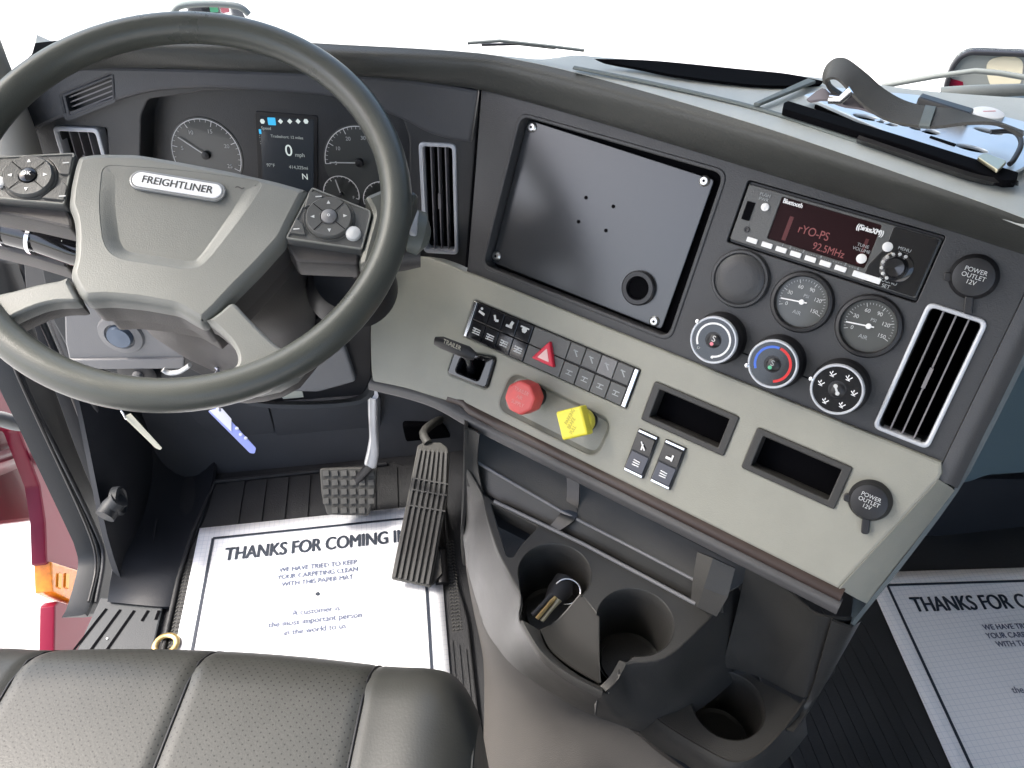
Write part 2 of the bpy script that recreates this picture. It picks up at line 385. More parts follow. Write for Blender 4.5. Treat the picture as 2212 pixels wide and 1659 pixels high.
lathe("door_stop_socket", Fr(hx(262, 1082, -.563), Y, X), 0, 0, [(.026, -.012), (.026, 0), (.022, .003), (.019, 0)], 'kick2', cab)
tube("seal_ridge", cr([hx(a, b, -.664) for a, b in ((0, 690), (62, 850), (125, 975), (205, 1140), (224, 1205), (208, 1302))], 4), .0045, 'kick', cab, seg=8)
tube("seal_ridge", cr([hx(a, b, -.664) for a, b in ((-25, 650), (30, 790), (86, 915), (185, 1130), (208, 1215), (192, 1300))], 4), .0030, 'black', cab, seg=8)
plate("unseen_door_header", Fr((-.80, 0, 0), Y, X), [(-1.2, 1.8), (.70, 1.8), (.72, 1.64), (-1.2, 1.64)], -.04, 0, 'liner', cab, bev=0)  # unseen header, added to limit how far the sun reaches in
plate("unseen_rear_pillar", Fr((-.80, 0, 0), Y, X), [(-1.2, 1.64), (-.35, 1.64), (-.30, -.02), (-1.2, -.02)], -.04, 0, 'liner', cab, bev=0)  # unseen pillar, added with the header to hold back side light
# sill
SP = [(100, 1420), (330, 1410), (356, 1302), (219, 1292)]
a2 = [FL.px(*p) for p in SP]; a2[0] = (a2[0][0], a2[0][1] - .35); a2[1] = (a2[1][0], a2[1][1] - .35)
sl = plate("sill_plate", FL, roundp(a2, .004), -.05, .004, 'sill', cab, bev=.003)
gr = Acc()
for i, (p, q) in enumerate((((232, 1318), (160, 1410)), ((262, 1320), (196, 1410)), ((292, 1322), (232, 1408)), ((322, 1322), (308, 1345)), ((345, 1322), (338, 1342)))):
    A, B = FL.px(*p), FL.px(*q); B = (B[0] + (B[0] - A[0]) * .6, B[1] + (B[1] - A[1]) * .6) if i < 3 else B
    gr.add(*line_geo(FL, A, B, .005, .0052))
gr.build("groove", 'hole', sl, False)
text(FL, *FL.px(236, 1375), ".", .03, 'white', sl, w=.006, name="scuff_mark")
a_.build("kick_rib", 'black', cab)
# left pillar, seen past the rim
tube("pillar_trim", cr([hy(-150, -60, 1.06), hy(-80, 60, 1.05), hy(-30, 180, 1.04), hy(20, 300, 1.03), hy(50, 420, 1.0)], 3), .032, 'liner', cab, seg=20)
# windshield
ws = mat("windshield glass", (.9, .95, .95), .0); N_ = ws.node_tree.nodes; L2 = ws.node_tree.links
tr = N_.new("ShaderNodeBsdfTransparent"); gl = N_.new("ShaderNodeBsdfGlossy"); gl.inputs["Roughness"].default_value = .02
fz = N_.new("ShaderNodeFresnel"); fz.inputs[0].default_value = 1.3; mx = N_.new("ShaderNodeMixShader"); tr.inputs[0].default_value = (.95, .98, .97, 1)
L2.new(fz.outputs[0], mx.inputs[0]); L2.new(tr.outputs[0], mx.inputs[1]); L2.new(gl.outputs[0], mx.inputs[2]); L2.new(mx.outputs[0], N_["Material Output"].inputs[0])
wsh = grid("windshield", [[(-.78, 1.02, .93), (-.3, 1.2, .93), (.3, 1.24, .93), (.9, 1.1, .95), (1.35, .8, .97)],
                    [(-.78, .72, 1.76), (-.3, .86, 1.76), (.3, .9, 1.76), (.9, .8, 1.76), (1.35, .55, 1.76)]], ws, None, 6, 1, .004)
tag(wsh, "clear curved windshield above the dashboard, washed out by daylight", "windshield")

# ================================================================ dashboard
dash = thing("dashboard", (.2, .9, .5), "dark grey truck dashboard with beige lower panel, gauges, radio and switches", "dashboard")
CEN = azel(hit(1040, 590, azel((0, 0, 0), 43, 26).n, CAM + FW * .98), 43, 26)
BEI = azel(CEN.P(0, 0, .006), 43, 32)
st = hit(1040, 195, CEN.n, CEN.o)
CLU = azel(st, 14, 8)
# --- centre stack
pocket = rr(.000, .010, .252, .190, .012, 6)
radio_r = rr(.277, .126, .465, .190, .003)
vent_r = rr(.478, .006, .521, .127, .006)
cen = plate("center_panel", CEN, [roundp([(-.062, .207), (-.022, 0), (-.021, -.02), (.541, -.02), (.541, .215)], .0), pocket, radio_r, vent_r], -.045, 0, 'dark', dash, bev=.0009)
tube("panel_seam", [CEN.P(-.0635, .207, .0002), CEN.P(-.0232, 0, .0002)], .0016, 'hole', cen, seg=8)
plate("pocket_rim", CEN, [rr(-.0035, .0065, .2555, .1935, .0145, 6), rr(.001, .011, .251, .189, .0115, 6)], -.002, .0016, 'dark', cen, bev=.0012)
CP = CEN.sub(0, 0, -.014)
mp = plate("mounting_plate", CP, [roundp([CP.px(*p) for p in ((1140, 258), (1543, 388), (1428, 712), (1062, 566))], .004)], -.003, 0, 'plate', cen)
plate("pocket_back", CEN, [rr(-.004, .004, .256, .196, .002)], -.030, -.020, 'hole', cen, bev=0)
for p in ((1150, 275), (1522, 391), (1414, 694), (1073, 553)):
    a, b = CP.px(*p); s_ = lathe("screw", CP, a, b, [(.0058, 0), (.0058, .0012), (.004, .003), (.0014, .0032)], 'screw', mp, 24)
    lathe("screw_socket", CP, a, b, [(.0016, .0034), (0, .0034)], 'hole', s_, 6)
for p in ((1266, 427), (1325, 446), (1250, 479), (1309, 498)):
    a, b = CP.px(*p); lathe("drill_hole", CP, a, b, [(.0021, .0005), (0, .0005)], 'hole', mp, 16)
a, b = CP.px(1381, 622)
lathe("grommet", CP, a, b, [(.0195, -.001), (.0195, .0045), (.018, .006), (.0135, .006), (.0125, .004), (.0125, 0)], 'black', mp, cap=False)
lathe("grommet_hole", CP, a, b, [(.0125, .0012), (0, .0012)], 'hole', mp, 32)
# --- radio
RF = CEN.sub(.371, .158, 0)
rad = plate("radio", RF, [rr(-.0935, -.0315, .0935, .0315, .002)], -.04, -.006, 'black', cen)
plate("radio_bezel", RF, [rr(-.092, -.0285, .092, .0285, .003), rr(-.0565, -.0165, .0400, .0255, .002)], -.006, -.001, 'btn', rad)
lc = plate("radio_display", RF, [rr(-.0575, -.0175, .0410, .0265, .001)], -.006, -.0028, 'radlcd', rad, bev=0)
plate("radio_faceplate_end", RF, [roundp([(.050, .0275), (.091, .0275), (.091, -.0275), (.042, -.0275), (.042, -.012), (.0505, .008)], .003)], -.0012, .0004, 'gloss', rad, bev=.0004)
text(RF, -.016, .001, "rYO-PS", .0115, 'litred', lc, w=-.0025, xs=.85)
text(RF, .003, -.0105, "92.5MHz", .0100, 'litred', lc, w=-.0025, xs=.85)
a3 = Acc()
for x0, x1 in ((-.043, -.039), (.031, .034)): a3.add(*boxg(RF, x0, -.014, x1, .010, -.0029, -.0026))
a3.build("display_bar", mat("dim red segment", (.07, .0, .0), .4, emit=(1, 0, .02, .0015)), lc, False)
text(RF, -.044, .0222, "Bluetooth", .0065, 'white', rad, w=.0002, xs=.75, bold=.0002)
text(RF, .032, .0185, "((SiriusXM))", .0070, 'white', rad, w=.0002, xs=.72, bold=.0003)
text(RF, -.0725, .0225, "PUSH", .0046, 'grey_print', rad, w=.0002); text(RF, -.0725, .0180, "PWR", .0046, 'grey_print', rad, w=.0002)
for k in range(7):
    x0 = -.0740 + k * .0148 - (.001 if k == 0 else 0)
    if x0 < .030: plate("preset_button", RF, [rr(x0, -.0255, x0 + .0108, -.0205, .0008)], -.001, .0012, 'white', rad, bev=.0004)
plate("preset_button", RF, [rr(.0322, -.0262, .058, -.0205, .0008)], -.001, .0012, 'white', rad, bev=.0004)
text(RF, -.002, -.0182, "1  .  2  - - -  3  . . - - -  4  . . . . - - - -  5  - - - 6", .0040, 'grey_print', rad, w=.0002, xs=1.05)
for a, b, r_ in ((-.0685, .0115, .0040), (.0345, -.0085, .0046), (.052, .0085, .0046)):
    lathe("round_button", RF, a, b, [(r_, -.001), (r_, .0012), (r_ * .8, .0018), (0, .0018)], 'white', rad, 24)
text(RF, .0315, .0010, "TUNE\nVOLUME", .0042, 'grey_print', rad, w=.0006); text(RF, .0665, .0085, "MENU\nSEEK", .0042, 'grey_print', rad, w=.0008)
text(RF, .064, -.0235, "SOUND\nSET", .0048, 'grey_print', rad, w=.0008)
lathe("radio_dial", RF, .066, -.0065, [(.0145, 0), (.0145, .003), (.012, .0045), (.0105, .0045), (.0095, .014), (.008, .0155), (0, .0150)], 'gloss', rad)
a3 = Acc()
for k in range(8):
    t = R(70 + 26 * k); a3.add(*lathe_geo(RF, .066 + .0122 * math.cos(t), -.0065 + .0122 * math.sin(t), [(.0016, .0046), (0, .005)], 10))
a3.build("dial_dots", 'dimwhite', rad)
plate("usb_port", RF, [rr(-.0875, -.006, -.0795, .0125, .0006)], -.001, .0003, 'hole', rad, bev=0)
lathe("aux_port", RF, -.0785, -.0145, [(.0030, -.0006), (.0030, .0002), (.0018, .0004), (0, -.0004)], 'black', rad, 20)
# --- round gauges
def gauge(px_, face, nums, unit, ang0, ang1, needle):
    a, b = CEN.px(*px_); F2 = CEN.sub(a, b)
    gz = lathe("round_gauge" if face else "blank_gauge_cover", F2, 0, 0, [(.0305, -.001), (.0305, .003), (.0290, .0062), (.0262, .0068), (.0250, .005), (.0250, .001 if face else .0055)] if face else
               [(.0300, -.001), (.0300, .003), (.0285, .0058), (.0265, .0060), (.0255, .0045), (.0235, .0062), (.012, .0068), (0, .007)], 'black' if face else 'dark', cen)
    if not face: return
    fc = lathe("gauge_face", F2, 0, 0, [(.0252, .0012), (0, .0012)], 'gaugeface', gz, 40)
    tk = Acc()
    for i in range(31):
        t = R(ang0 + (ang1 - ang0) * i / 30); r0 = .0185 if i % 6 == 0 else .0205
        tk.add(*line_geo(F2, (math.cos(t) * r0, math.sin(t) * r0), (math.cos(t) * .0222, math.sin(t) * .0222), .0006 if i % 6 == 0 else .00035, .0016))
    tk.build("gauge_ticks", 'dimwhite', gz, False)
    for i, s_ in enumerate(nums):
        t = R(ang0 + (ang1 - ang0) * i / (len(nums) - 1)); text(F2, math.cos(t) * .0148, math.sin(t) * .0148, s_, .0052, 'dimwhite', gz, w=.0016)
    text(F2, .002, .0065, "PSI", .0045, 'grey_print', gz, w=.0016); text(F2, -.001, -.0115, unit, .0055, 'grey_print', gz, w=.0016)
    t = R(needle); nd = Acc(); nd.add(*line_geo(F2, (math.cos(t) * .0205, math.sin(t) * .0205), (-math.cos(t) * .005, -math.sin(t) * .005), .0013, .0030))
    nd.add(*lathe_geo(F2, 0, 0, [(.0026, .002), (.0026, .0036), (0, .004)], 16)); nd.build("gauge_needle", 'white', gz, False)
gauge((1600, 602), False, [], "", 0, 0, 0)
gauge((1733, 652), True, ["0", "30", "60", "90", "120", "150"], "AIR", 205, -20, 188)
gauge((1877, 704), True, ["0", "30", "60", "90", "120", "150"], "AIR", 205, -20, 188)
# --- climate knobs
def knob(px_, kind):
    a, b = CEN.px(px_[0], px_[1], .026); F2 = CEN.sub(a, b)
    kn = lathe("climate_knob", F2, 0, 0, [(.0275, -.001), (.0275, .004), (.0262, .006), (.0255, .010), (.0248, .021), (.0238, .0235), (.0222, .0240)], 'black', cen)
    lathe("knob_ring", F2, 0, 0, [(.0247, .0215), (.0246, .0245), (.0238, .0258), (.0226, .0258), (.0220, .0243)], 'silver', kn, cap=False)
    lathe("knob_face", F2, 0, 0, [(.0222, .0243), (.0085, .0243), (.0078, .0225), (0, .0225)], 'gloss', kn)
    rg = lathe("knob_center", F2, .0008, -.0005, [(.0078, .0226), (.0066, .0250), (.004, .0262), (0, .0262)], 'black', kn, 28)
    t = R({0: 150, 1: 205, 2: 178}[kind]); lathe("knob_pointer", F2, math.cos(t) * .0250, math.sin(t) * .0250, [(.0022, .021), (.0022, .026), (0, .0265)], 'chrome', kn, 14)
    p = Acc(); w = .02445
    if kind == 0:
        p.add(*arc_geo(F2, 0, 0, .0172, .0019, 215, -75, w)); p.add(*lathe_geo(F2, .0045, -.0172, [(.0014, w), (0, w + .0002)], 10)); p.build("scale_mark", 'white', kn, False)
        text(F2, -.012, -.0125, "o", .006, 'grey_print', kn, w=w); text(F2, 0.0005, .0015, "S", .009, 'dimwhite', kn, w=.0264)
        lathe("indicator_lamp", F2, 0, -.004, [(.0020, .0262), (0, .0266)], 'redprint', kn, 12)
    elif kind == 1:
        p.add(*arc_geo(F2, 0, 0, .0172, .0024, 215, 88, w)); p.build("cold_scale", 'blue', kn, False)
        q = Acc(); q.add(*arc_geo(F2, 0, 0, .0172, .0026, 84, -68, w)); q.build("hot_scale", 'red', kn, False)
        text(F2, 0, .001, "S", .008, 'grey_print', kn, w=.0264); lathe("indicator_lamp", F2, -.001, -.0038, [(.0020, .0262), (0, .0266)], 'greenprint', kn, 12)
    else:
        for dg_ in (178, 125, 68, 10, -52, -112):
            t = R(dg_); ca, sa = math.cos(t) * .0155, math.sin(t) * .0155
            p.add(*line_geo(F2, (ca - .003, sa + .001), (ca + .0005, sa - .0016), .0009, w)); p.add(*line_geo(F2, (ca + .0005, sa - .0016), (ca + .003, sa + .0016), .0009, w))
            p.add(*line_geo(F2, (ca - .0006, sa + .0005), (ca - .0006, sa + .0028), .0009, w)); p.add(*line_geo(F2, (ca - .002, sa - .0022), (ca + .002, sa - .0024), .0007, w))
        p.build("mode_symbols", 'white', kn, False)
        q = Acc(); q.add(*line_geo(F2, (-.003, .004), (.002, -.003), .002, .0264)); q.add(*lathe_geo(F2, -.002, .003, [(.002, .0262), (0, .0266)], 12)); q.add(*lathe_geo(F2, .002, -.003, [(.002, .0262), (0, .0266)], 12)); q.build("fan_symbol", 'dimwhite', kn, False)
knob((1540, 735), 0); knob((1668, 787), 1); knob((1807, 842), 2)
# thin lines joining the knobs
for u0, u1 in ((.322, .345), (.388, .411)):
    plate("panel_groove", CEN, [rr(u0, .0235, u1, .0250, .0004)], -.001, .0003, 'hole', cen, bev=0)
# --- air vents
def vent(fr, a0, b0, a1, b1, nsl, parent, rim=.0042, vertical=True, frame_m='silver'):
    vt = plate("air_vent", fr, [rr(a0, b0, a1, b1, .0075, 6), rr(a0 + rim, b0 + rim, a1 - rim, b1 - rim, .0045, 6)], -.012, .0035, frame_m, parent, bev=.0018)
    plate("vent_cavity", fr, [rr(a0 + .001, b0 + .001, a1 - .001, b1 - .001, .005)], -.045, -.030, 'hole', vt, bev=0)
    ca, cb = (a0 + a1) / 2, (b0 + b1) / 2
    for k in range(nsl):
        f_ = (k + 1) / (nsl + 1)
        if vertical:
            aa = a0 + rim + (a1 - a0 - 2 * rim) * f_; g_ = boxg(fr, aa - .0007, b0 + rim * .6, aa + .0007, b1 - rim * .6, -.022, -.0015)
        else:
            bb = b0 + rim + (b1 - b0 - 2 * rim) * f_; g_ = boxg(fr, a0 + rim * .6, bb - .0007, a1 - rim * .6, bb + .0007, -.022, -.0015)
        mesh("slat", g_[0], g_[1], 'slatlit', vt, False)
    if vertical:
        v_, f_ = boxg(fr, ca - .0016, cb - .012, ca + .0016, cb + .008, -.003, .0010); mesh("vent_tab", v_, f_, 'slatlit', vt, False)
    return vt
vent(CEN, .4735, .002, .5255, .131, 3, cen)
# --- power outlet caps
def outlet(fr, px_, words, parent, m='black'):
    a, b = fr.px(px_[0], px_[1], .008); F2 = fr.sub(a, b)
    oc = lathe("outlet_cap", F2, 0, 0, [(.0200, -.001), (.0200, .003), (.0185, .005), (.0178, .009), (.0165, .0115), (.012, .0125), (0, .0128)], m, parent)
    plate("cap_tab", F2.sub(.0055, -.0235, .0, R(-72)), [rr(-.008, -.0035, .009, .0035, .0025)], -.001, .006, m, oc, bev=.001)
    plate("cap_hinge", F2.sub(-.018, -.006, .0, R(15)), [rr(-.0045, -.004, .004, .004, .003)], -.001, .006, m, oc, bev=.001)
    for i, s_ in enumerate(words): text(F2, 0, .0055 - i * .0052, s_, .0056, 'dimwhite', oc, w=.0130, xs=.95)
outlet(CEN, (2103, 598), ("POWER", "OUTLET", "12V"), cen)
# --- beige switch panel
def bx(l, w=0): return [BEI.px(*p, w) for p in l]
left = cr2(bx([(803, 655), (799, 720), (801, 800), (806, 826)]), 3)
botc = cr2(bx([(806, 826), (870, 838), (930, 856), (975, 868), (1000, 866)]), 4)
beilo = left + botc[1:] + [(.035, -.1575), (.506, -.1585)]
outer = beilo + [(.5440, -.0195), (.5445, -.012), (.54, -.003), (.0, -.003), (-.02, -.004)] + cr2(bx([(960, 566), (905, 553), (850, 590), (812, 628)]), 3)
h1 = rr(.2585, -.0815, .3525, -.0390, .003); h2 = rr(.3775, -.0845, .4710, -.0415, .003)
swh = rr(.0065, -.0790, .2360, -.0325, .002)
brh = roundp(bx([(985, 757), (1073, 772), (1053, 840), (968, 806)]), .006)
rk1 = [BEI.px(*p) for p in ((1383, 928), (1423, 944), (1388, 1030), (1350, 1014))]; rk2 = [BEI.px(*p) for p in ((1442, 951), (1481, 968), (1446, 1055), (1408, 1037))]
kr = [(.082, -.145), (.222, -.147), (.226, -.100), (.086, -.096)]
bei = plate("beige_panel", BEI, [outer, h1, h2, swh, brh, roundp(kr, .016, 8)], -.035, 0, 'beige', dash, bev=.003)
dsh = plate("valve_recess", BEI, [roundp([(.078, -.149), (.227, -.151), (.231, -.096), (.082, -.092)], .004)], -.014, -.007, 'beige', bei, bev=0)
grid("valve_recess_wall", [[BEI.P(a, b, -.0015) for a, b in roundp(kr, .016, 8) + roundp(kr, .016, 8)[:1]], [BEI.P(a, b, -.0075) for a, b in inset([tuple(p) for p in roundp(kr, .016, 8)], .004 if area(kr) > 0 else -.004) + inset([tuple(p) for p in roundp(kr, .016, 8)], .004 if area(kr) > 0 else -.004)[:1]]], 'beige', bei, 1, 1, 0)
# switch bank
sb = plate("switch_bank", BEI, [rr(.006, -.0795, .2365, -.0320, .002)], -.02, -.003, 'black', bei)
def sbox(u0, u1, v0, v1, m='black', w=.0022, nm="rocker_button"): return plate(nm, BEI, [rr(u0, v0, u1, v1, .0008)], -.003, w, m, sb, bev=.0006)
plate("silver_end_cap", BEI, [rr(.0072, -.0785, .0120, -.0330, .001)], -.003, .0030, 'chrome', sb)
plate("silver_end_cap", BEI, [rr(.2302, -.0785, .2352, -.0330, .001)], -.003, .0030, 'chrome', sb)
cols = [.0128 + i * .0208 for i in range(4)]
vm = -.0557
for i, u0 in enumerate(cols):
    for j, (v0, v1) in enumerate(((vm + .0006, -.0335), (-.0783, vm - .0006))):
        bt = sbox(u0, u0 + .0200, v0, v1, 'gloss')
        ic = Acc(); cu, cv = u0 + .010, (v0 + v1) / 2 + (.002 if j == 0 else 0); k = i + 4 * j
        if j == 0:
            if i == 0: ic.add(*line_geo(BEI, (cu - .005, cv), (cu + .004, cv - .002), .003, .0024)); ic.add(*lathe_geo(BEI, cu - .002, cv + .004, [(.0018, .0023), (0, .0024)], 10))
            elif i == 1: ic.add(*line_geo(BEI, (cu - .003, cv + .003), (cu, cv - .003), .003, .0024)); ic.add(*line_geo(BEI, (cu, cv - .003), (cu + .0045, cv - .002), .003, .0024))
            elif i == 2: ic.add(*line_geo(BEI, (cu - .005, cv - .003), (cu + .004, cv - .003), .003, .0024)); ic.add(*line_geo(BEI, (cu + .001, cv - .003), (cu + .003, cv + .004), .004, .0024))
            else: ic.add(*lathe_geo(BEI, cu, cv, [(.0038, .0023), (0, .0025)], 6)); ic.add(*line_geo(BEI, (cu - .006, cv + .003), (cu + .006, cv + .003), .002, .0024))
        else:
            for q in (-.003, 0, .003): ic.add(*line_geo(BEI, (cu - .0055, cv + q), (cu + .0055, cv + q * .9), .0014, .0024))
            ic.add(*line_geo(BEI, (cu - .002 + i * .001, cv + .003), (cu - .003, cv - .003), .0012, .0025))
        ic.build("button_icon", 'dimwhite', bt, False)
SW2 = 'btn'
sbox(.0963, .1465, vm + .0006, -.0335, SW2, .0015, "blank_cover"); sbox(.0963, .1465, -.0783, vm - .0006, SW2, .0015, "blank_cover")
for i in range(4):
    u0 = .1475 + i * .0206
    for j, (v0, v1) in enumerate(((vm + .0012, -.0335), (-.0783, vm - .0012))):
        bt = sbox(u0, u0 + .0196, v0, v1, 'lower' if (i == 2 and j == 0) else SW2, .0018); ic = Acc(); cu, cv = u0 + .0098, (v0 + v1) / 2
        if j == 0: ic.add(*line_geo(BEI, (cu - .003, cv + .004), (cu + .003, cv - .003), .0014, .0020)); ic.add(*line_geo(BEI, (cu - .004, cv + .003), (cu + .002, cv + .003), .0012, .0020))
        else:
            for q in (-.0022, .0022): ic.add(*line_geo(BEI, (cu - .004, cv + q), (cu + .004, cv + q), .0011, .0020))
            ic.add(*line_geo(BEI, (cu, cv + .002), (cu - .001, cv - .002), .0011, .0020))
        ic.build("button_icon", 'grey_print', bt, False)
hzc = BEI.px(1177, 768, .006)
def tri(c, r_, k=1.): return [(c[0] + r_ * math.cos(R(90 + 120 * i)) * 1.0, c[1] + r_ * math.sin(R(90 + 120 * i))) for i in range(3)]
hb = plate("hazard_button", BEI, [roundp(tri(hzc, .0185), .003)], -.002, .0070, 'hazard', sb, bev=.0018)
plate("hazard_triangle", BEI, [roundp(tri((hzc[0], hzc[1] - .0005), .0095), .0015)], .006, .0074, mat("pale pink lens", (.80, .52, .50), .4), hb, bev=.0003)
# blank slots
for (a0, b0, a1, b1) in ((.2565, -.0830, .3545, -.0375), (.3755, -.0860, .4730, -.0400)):
    s_ = plate("blank_slot", BEI, [rr(a0, b0, a1, b1, .002), rr(a0 + .0085, b0 + .0065, a1 - .0085, b1 - .0065, .0012)], -.022, .0022, 'cons', bei, bev=.0012)
    plate("slot_cavity", BEI, [rr(a0 + .002, b0 + .002, a1 - .002, b1 - .002, .001)], -.034, -.020, 'hole', s_, bev=0)
# two rocker switches
for k, r4 in enumerate((rk1, rk2)):
    c = (sum(p[0] for p in r4) / 4, sum(p[1] for p in r4) / 4); F2 = BEI.sub(c[0], c[1])
    w2 = .0125; h2_ = .0255
    rk = plate("rocker_switch", F2, [rr(-w2, -h2_, w2, h2_, .0015)], -.006, .0030, 'black', bei, bev=.0012)
    for sgn in (1, -1): plate("chrome_strip", F2, [rr(-w2 + .0015, sgn * (h2_ - .0035), w2 - .0015, sgn * (h2_ - .0008), .0005)], .002, .0042, 'chrome', rk, bev=.0003)
    def shp(a, b): return .004 + abs(b) * .16
    plate("rocker_paddle", F2, [rr(-w2 + .0018, -h2_ + .0045, w2 - .0018, -.0004, .001)], .0, .0035, 'gloss', rk, bev=.0006, shape=lambda a, b: abs(b) * .14)
    plate("rocker_paddle", F2, [rr(-w2 + .0018, .0004, w2 - .0018, h2_ - .0045, .001)], .0, .0035, 'gloss', rk, bev=.0006, shape=lambda a, b: abs(b) * .20)
    ic = Acc()
    for q in (-.002, .0008, .0036): ic.add(*line_geo(F2, (-.004, -.012 + q), (.004, -.012 + q * .9), .0012, .0062))
    if k: ic.add(*line_geo(F2, (-.004, .008), (.003, .008), .003, .0068)); ic.add(*line_geo(F2, (.003, .006), (.003, .013), .002, .0068))
    else: ic.add(*line_geo(F2, (-.003, .014), (.004, .006), .0014, .0072)); ic.add(*line_geo(F2, (.0, .005), (.0, .012), .0018, .0068))
    ic.build("switch_icon", 'white', rk, False)
outlet(BEI, (1878, 1083), ("POWER", "OUTLET", "12V"), bei)
# air valve knobs
a, b = BEI.px(1124, 859, .034); F2 = BEI.sub(a, b)
vk = lathe("valve_stem", F2, 0, 0, [(.013, -.007), (.013, .002), (.009, .004), (.008, .014)], 'black', bei, 24)
oct_ = [(math.cos(R(22.5 + 45 * i)) * .0205, math.sin(R(22.5 + 45 * i)) * .0205) for i in range(8)]
kv_ = plate("red_valve_knob", F2, [roundp(oct_, .003, 3)], .014, .036, 'knobred', vk, bev=.0028)
for i, s_ in enumerate(("TRAILER", "AIR", "SUPPLY")): text(F2, 0, .008 - i * .0075, s_, .0066, mat("faded red print", (.75, .30, .28), .5), kv_, w=.0362, xs=.8)
vk["label"] = "stem of the red octagonal air valve knob"
a, b = BEI.px(1236, 914, .034); F2 = BEI.sub(a, b)
vk = lathe("valve_stem", F2, 0, 0, [(.013, -.007), (.013, .002), (.009, .004), (.008, .012)], 'black', bei, 24)
F3 = F2.sub(0, 0, 0, R(36))
lathe("valve_collar", F2, .003, .002, [(.014, .010), (.015, .014), (.015, .022), (.013, .024)], 'knobyel', vk, 28)
ky = plate("yellow_valve_knob", F3, [rr(-.0165, -.0165, .0165, .0165, .003)], .022, .036, 'knobyel', vk, bev=.0028)
fy = mat("worn yellow print", (.42, .36, .05), .5)
for i, s_ in enumerate(("PARKING", "BRAKE", "PULL")): text(F3, 0, .0075 - i * .0075, s_, .0062, fy, ky, w=.0362, xs=.75, rot=R(45))
# trailer hand brake lever
bl = plate("lever_housing", BEI, [roundp(bx([(985, 757), (1073, 772), (1053, 840), (968, 806)]), .006), roundp(bx([(1000, 772), (1052, 780), (1036, 822), (988, 802)]), .004)], -.02, .004, 'gloss', bei, bev=.002)
plate("lever_cavity", BEI, [roundp(bx([(990, 762), (1066, 776), (1048, 834), (974, 804)]), .003)], -.030, -.018, 'hole', bl, bev=0)
PB = lambda x, y, w: BEI.P(*BEI.px(x, y, w), w)
tube("lever_arm", [PB(1018, 800, -.012), PB(1016, 785, .010), PB(1013, 768, .03)], [.007, .006, .006], 'gloss', bl)
hs = [PB(940, 736, .042), PB(955, 740, .043), PB(985, 752, .041), PB(1010, 762, .038), PB(1026, 770, .034)]
hl = tube("lever_handle", hs, [.005, .0075, .0078, .0082, .005], 'black', bl, flat=.45, ref=BEI.n, seg=16)
fh = Fr(PB(976, 745, .0465), (hs[3] - hs[1]), BEI.n); fh = Fr(fh.o, fh.u - BEI.n * fh.u.dot(BEI.n), BEI.n)
text(fh, 0, 0, "TRAILER", .0075, mat("tan lever print", (.42, .40, .32), .5), hl, w=-.0005, xs=.95)
# --- trim strip and band under the beige panel
strip_top = [BEI.P(a, b, -.004) for a, b in bx([(968, 852), (1000, 862)])] + [BEI.P(u, -.159, -.003) for u in (.06, .2, .35, .45, .512)]
n2 = BEI.n; dn = -BEI.v
def low(pts, w, d_): return [p + n2 * w + dn * d_ for p in pts]
ts = grid("brown_trim_strip", [low(strip_top, .000, -.003), low(strip_top, .004, .003), low(strip_top, .003, .010), low(strip_top, -.006, .013)], 'wood', dash, 4, 3, .003)
lcurve = [BEI.P(*BEI.px(*p), -.003) for p in ((800, 818), (870, 834), (930, 852), (972, 872))] + low([BEI.P(u, -.159, -.003) for u in (.05, .2, .35, .45, .514)], -.002, .010)
bd = grid("lower_band", [low(lcurve, .0, -.002), low(lcurve, .004, .006), low(lcurve, .002, .012), low(lcurve, -.004, .017), low(lcurve, -.030, .012)], 'band', dash, 4, 3, .004)
# --- dash cushion (roll) and dash top
def onC(x, y, w): return CEN.P(*CEN.px(x, y, w), w)
def onL(x, y, w): return CLU.P(*CLU.px(x, y, w), w)
lowr = [onL(40, 165, .012), onL(236, 146, .012), onL(500, 152, .012), onL(800, 166, .012), onL(960, 183, .010), onC(1060, 199, .008), onC(1300, 266, .008), onC(1640, 370, .008), onC(2000, 482, .008), onC(2230, 556, .008), onC(2420, 620, .008)]
upr = [hz(75, 122, .935), hz(236, 96, .94), hz(500, 86, .94), hz(740, 97, .94), hz(1000, 112, .942), hz(1120, 130, .942), hz(1300, 172, .943), hz(1640, 272, .944), hz(2000, 395, .944), hz(2212, 472, .942), hz(2420, 560, .94)]
mid1 = [a.lerp(b, .30) + (CAM - a.lerp(b, .3)).normalized() * .012 for a, b in zip(lowr, upr)]
mid2 = [a.lerp(b, .72) + (CAM - a.lerp(b, .7)).normalized() * .013 for a, b in zip(lowr, upr)]
back = [p + V3((.10, .14, -.012)) * .35 for p in upr]
und = [p - Z * .012 + V3((.02, .03, 0)) for p in lowr]
grid("dash_cushion", [und, lowr, mid1, mid2, upr], 'roll', dash, 5, 4, .006)
b0 = [p + V3((0, 0, .0005)) for p in upr]; far = [hz(75, 122, .935) + V3((-.05, .15, -.02)), V3((-.30, 1.15, .82)), V3((-.2, 1.15, .82)), V3((-.08, 1.13, .82)), V3((.06, 1.09, .83)),
       hz(1190, 128, .90), hz(1330, 126, .935), hz(1790, 170, .945), hz(2000, 196, .95), hz(2212, 212, .952), hz(2420, 225, .955)]
m1 = [a.lerp(b, .12) + Z * .002 for a, b in zip(b0, far)]
tp = grid("dash_top", [b0, m1, [a.lerp(b, .5) for a, b in zip(b0, far)], far], 'top', dash, 5, 3, .008)
tube("dash_top_groove", cr([hz(x_, y_, .9475) for x_, y_ in ((1240, 146), (1400, 178), (1640, 235), (1850, 305), (2000, 352), (2120, 388), (2185, 392))], 4), .0035, 'pillar', dash, flat=.5)
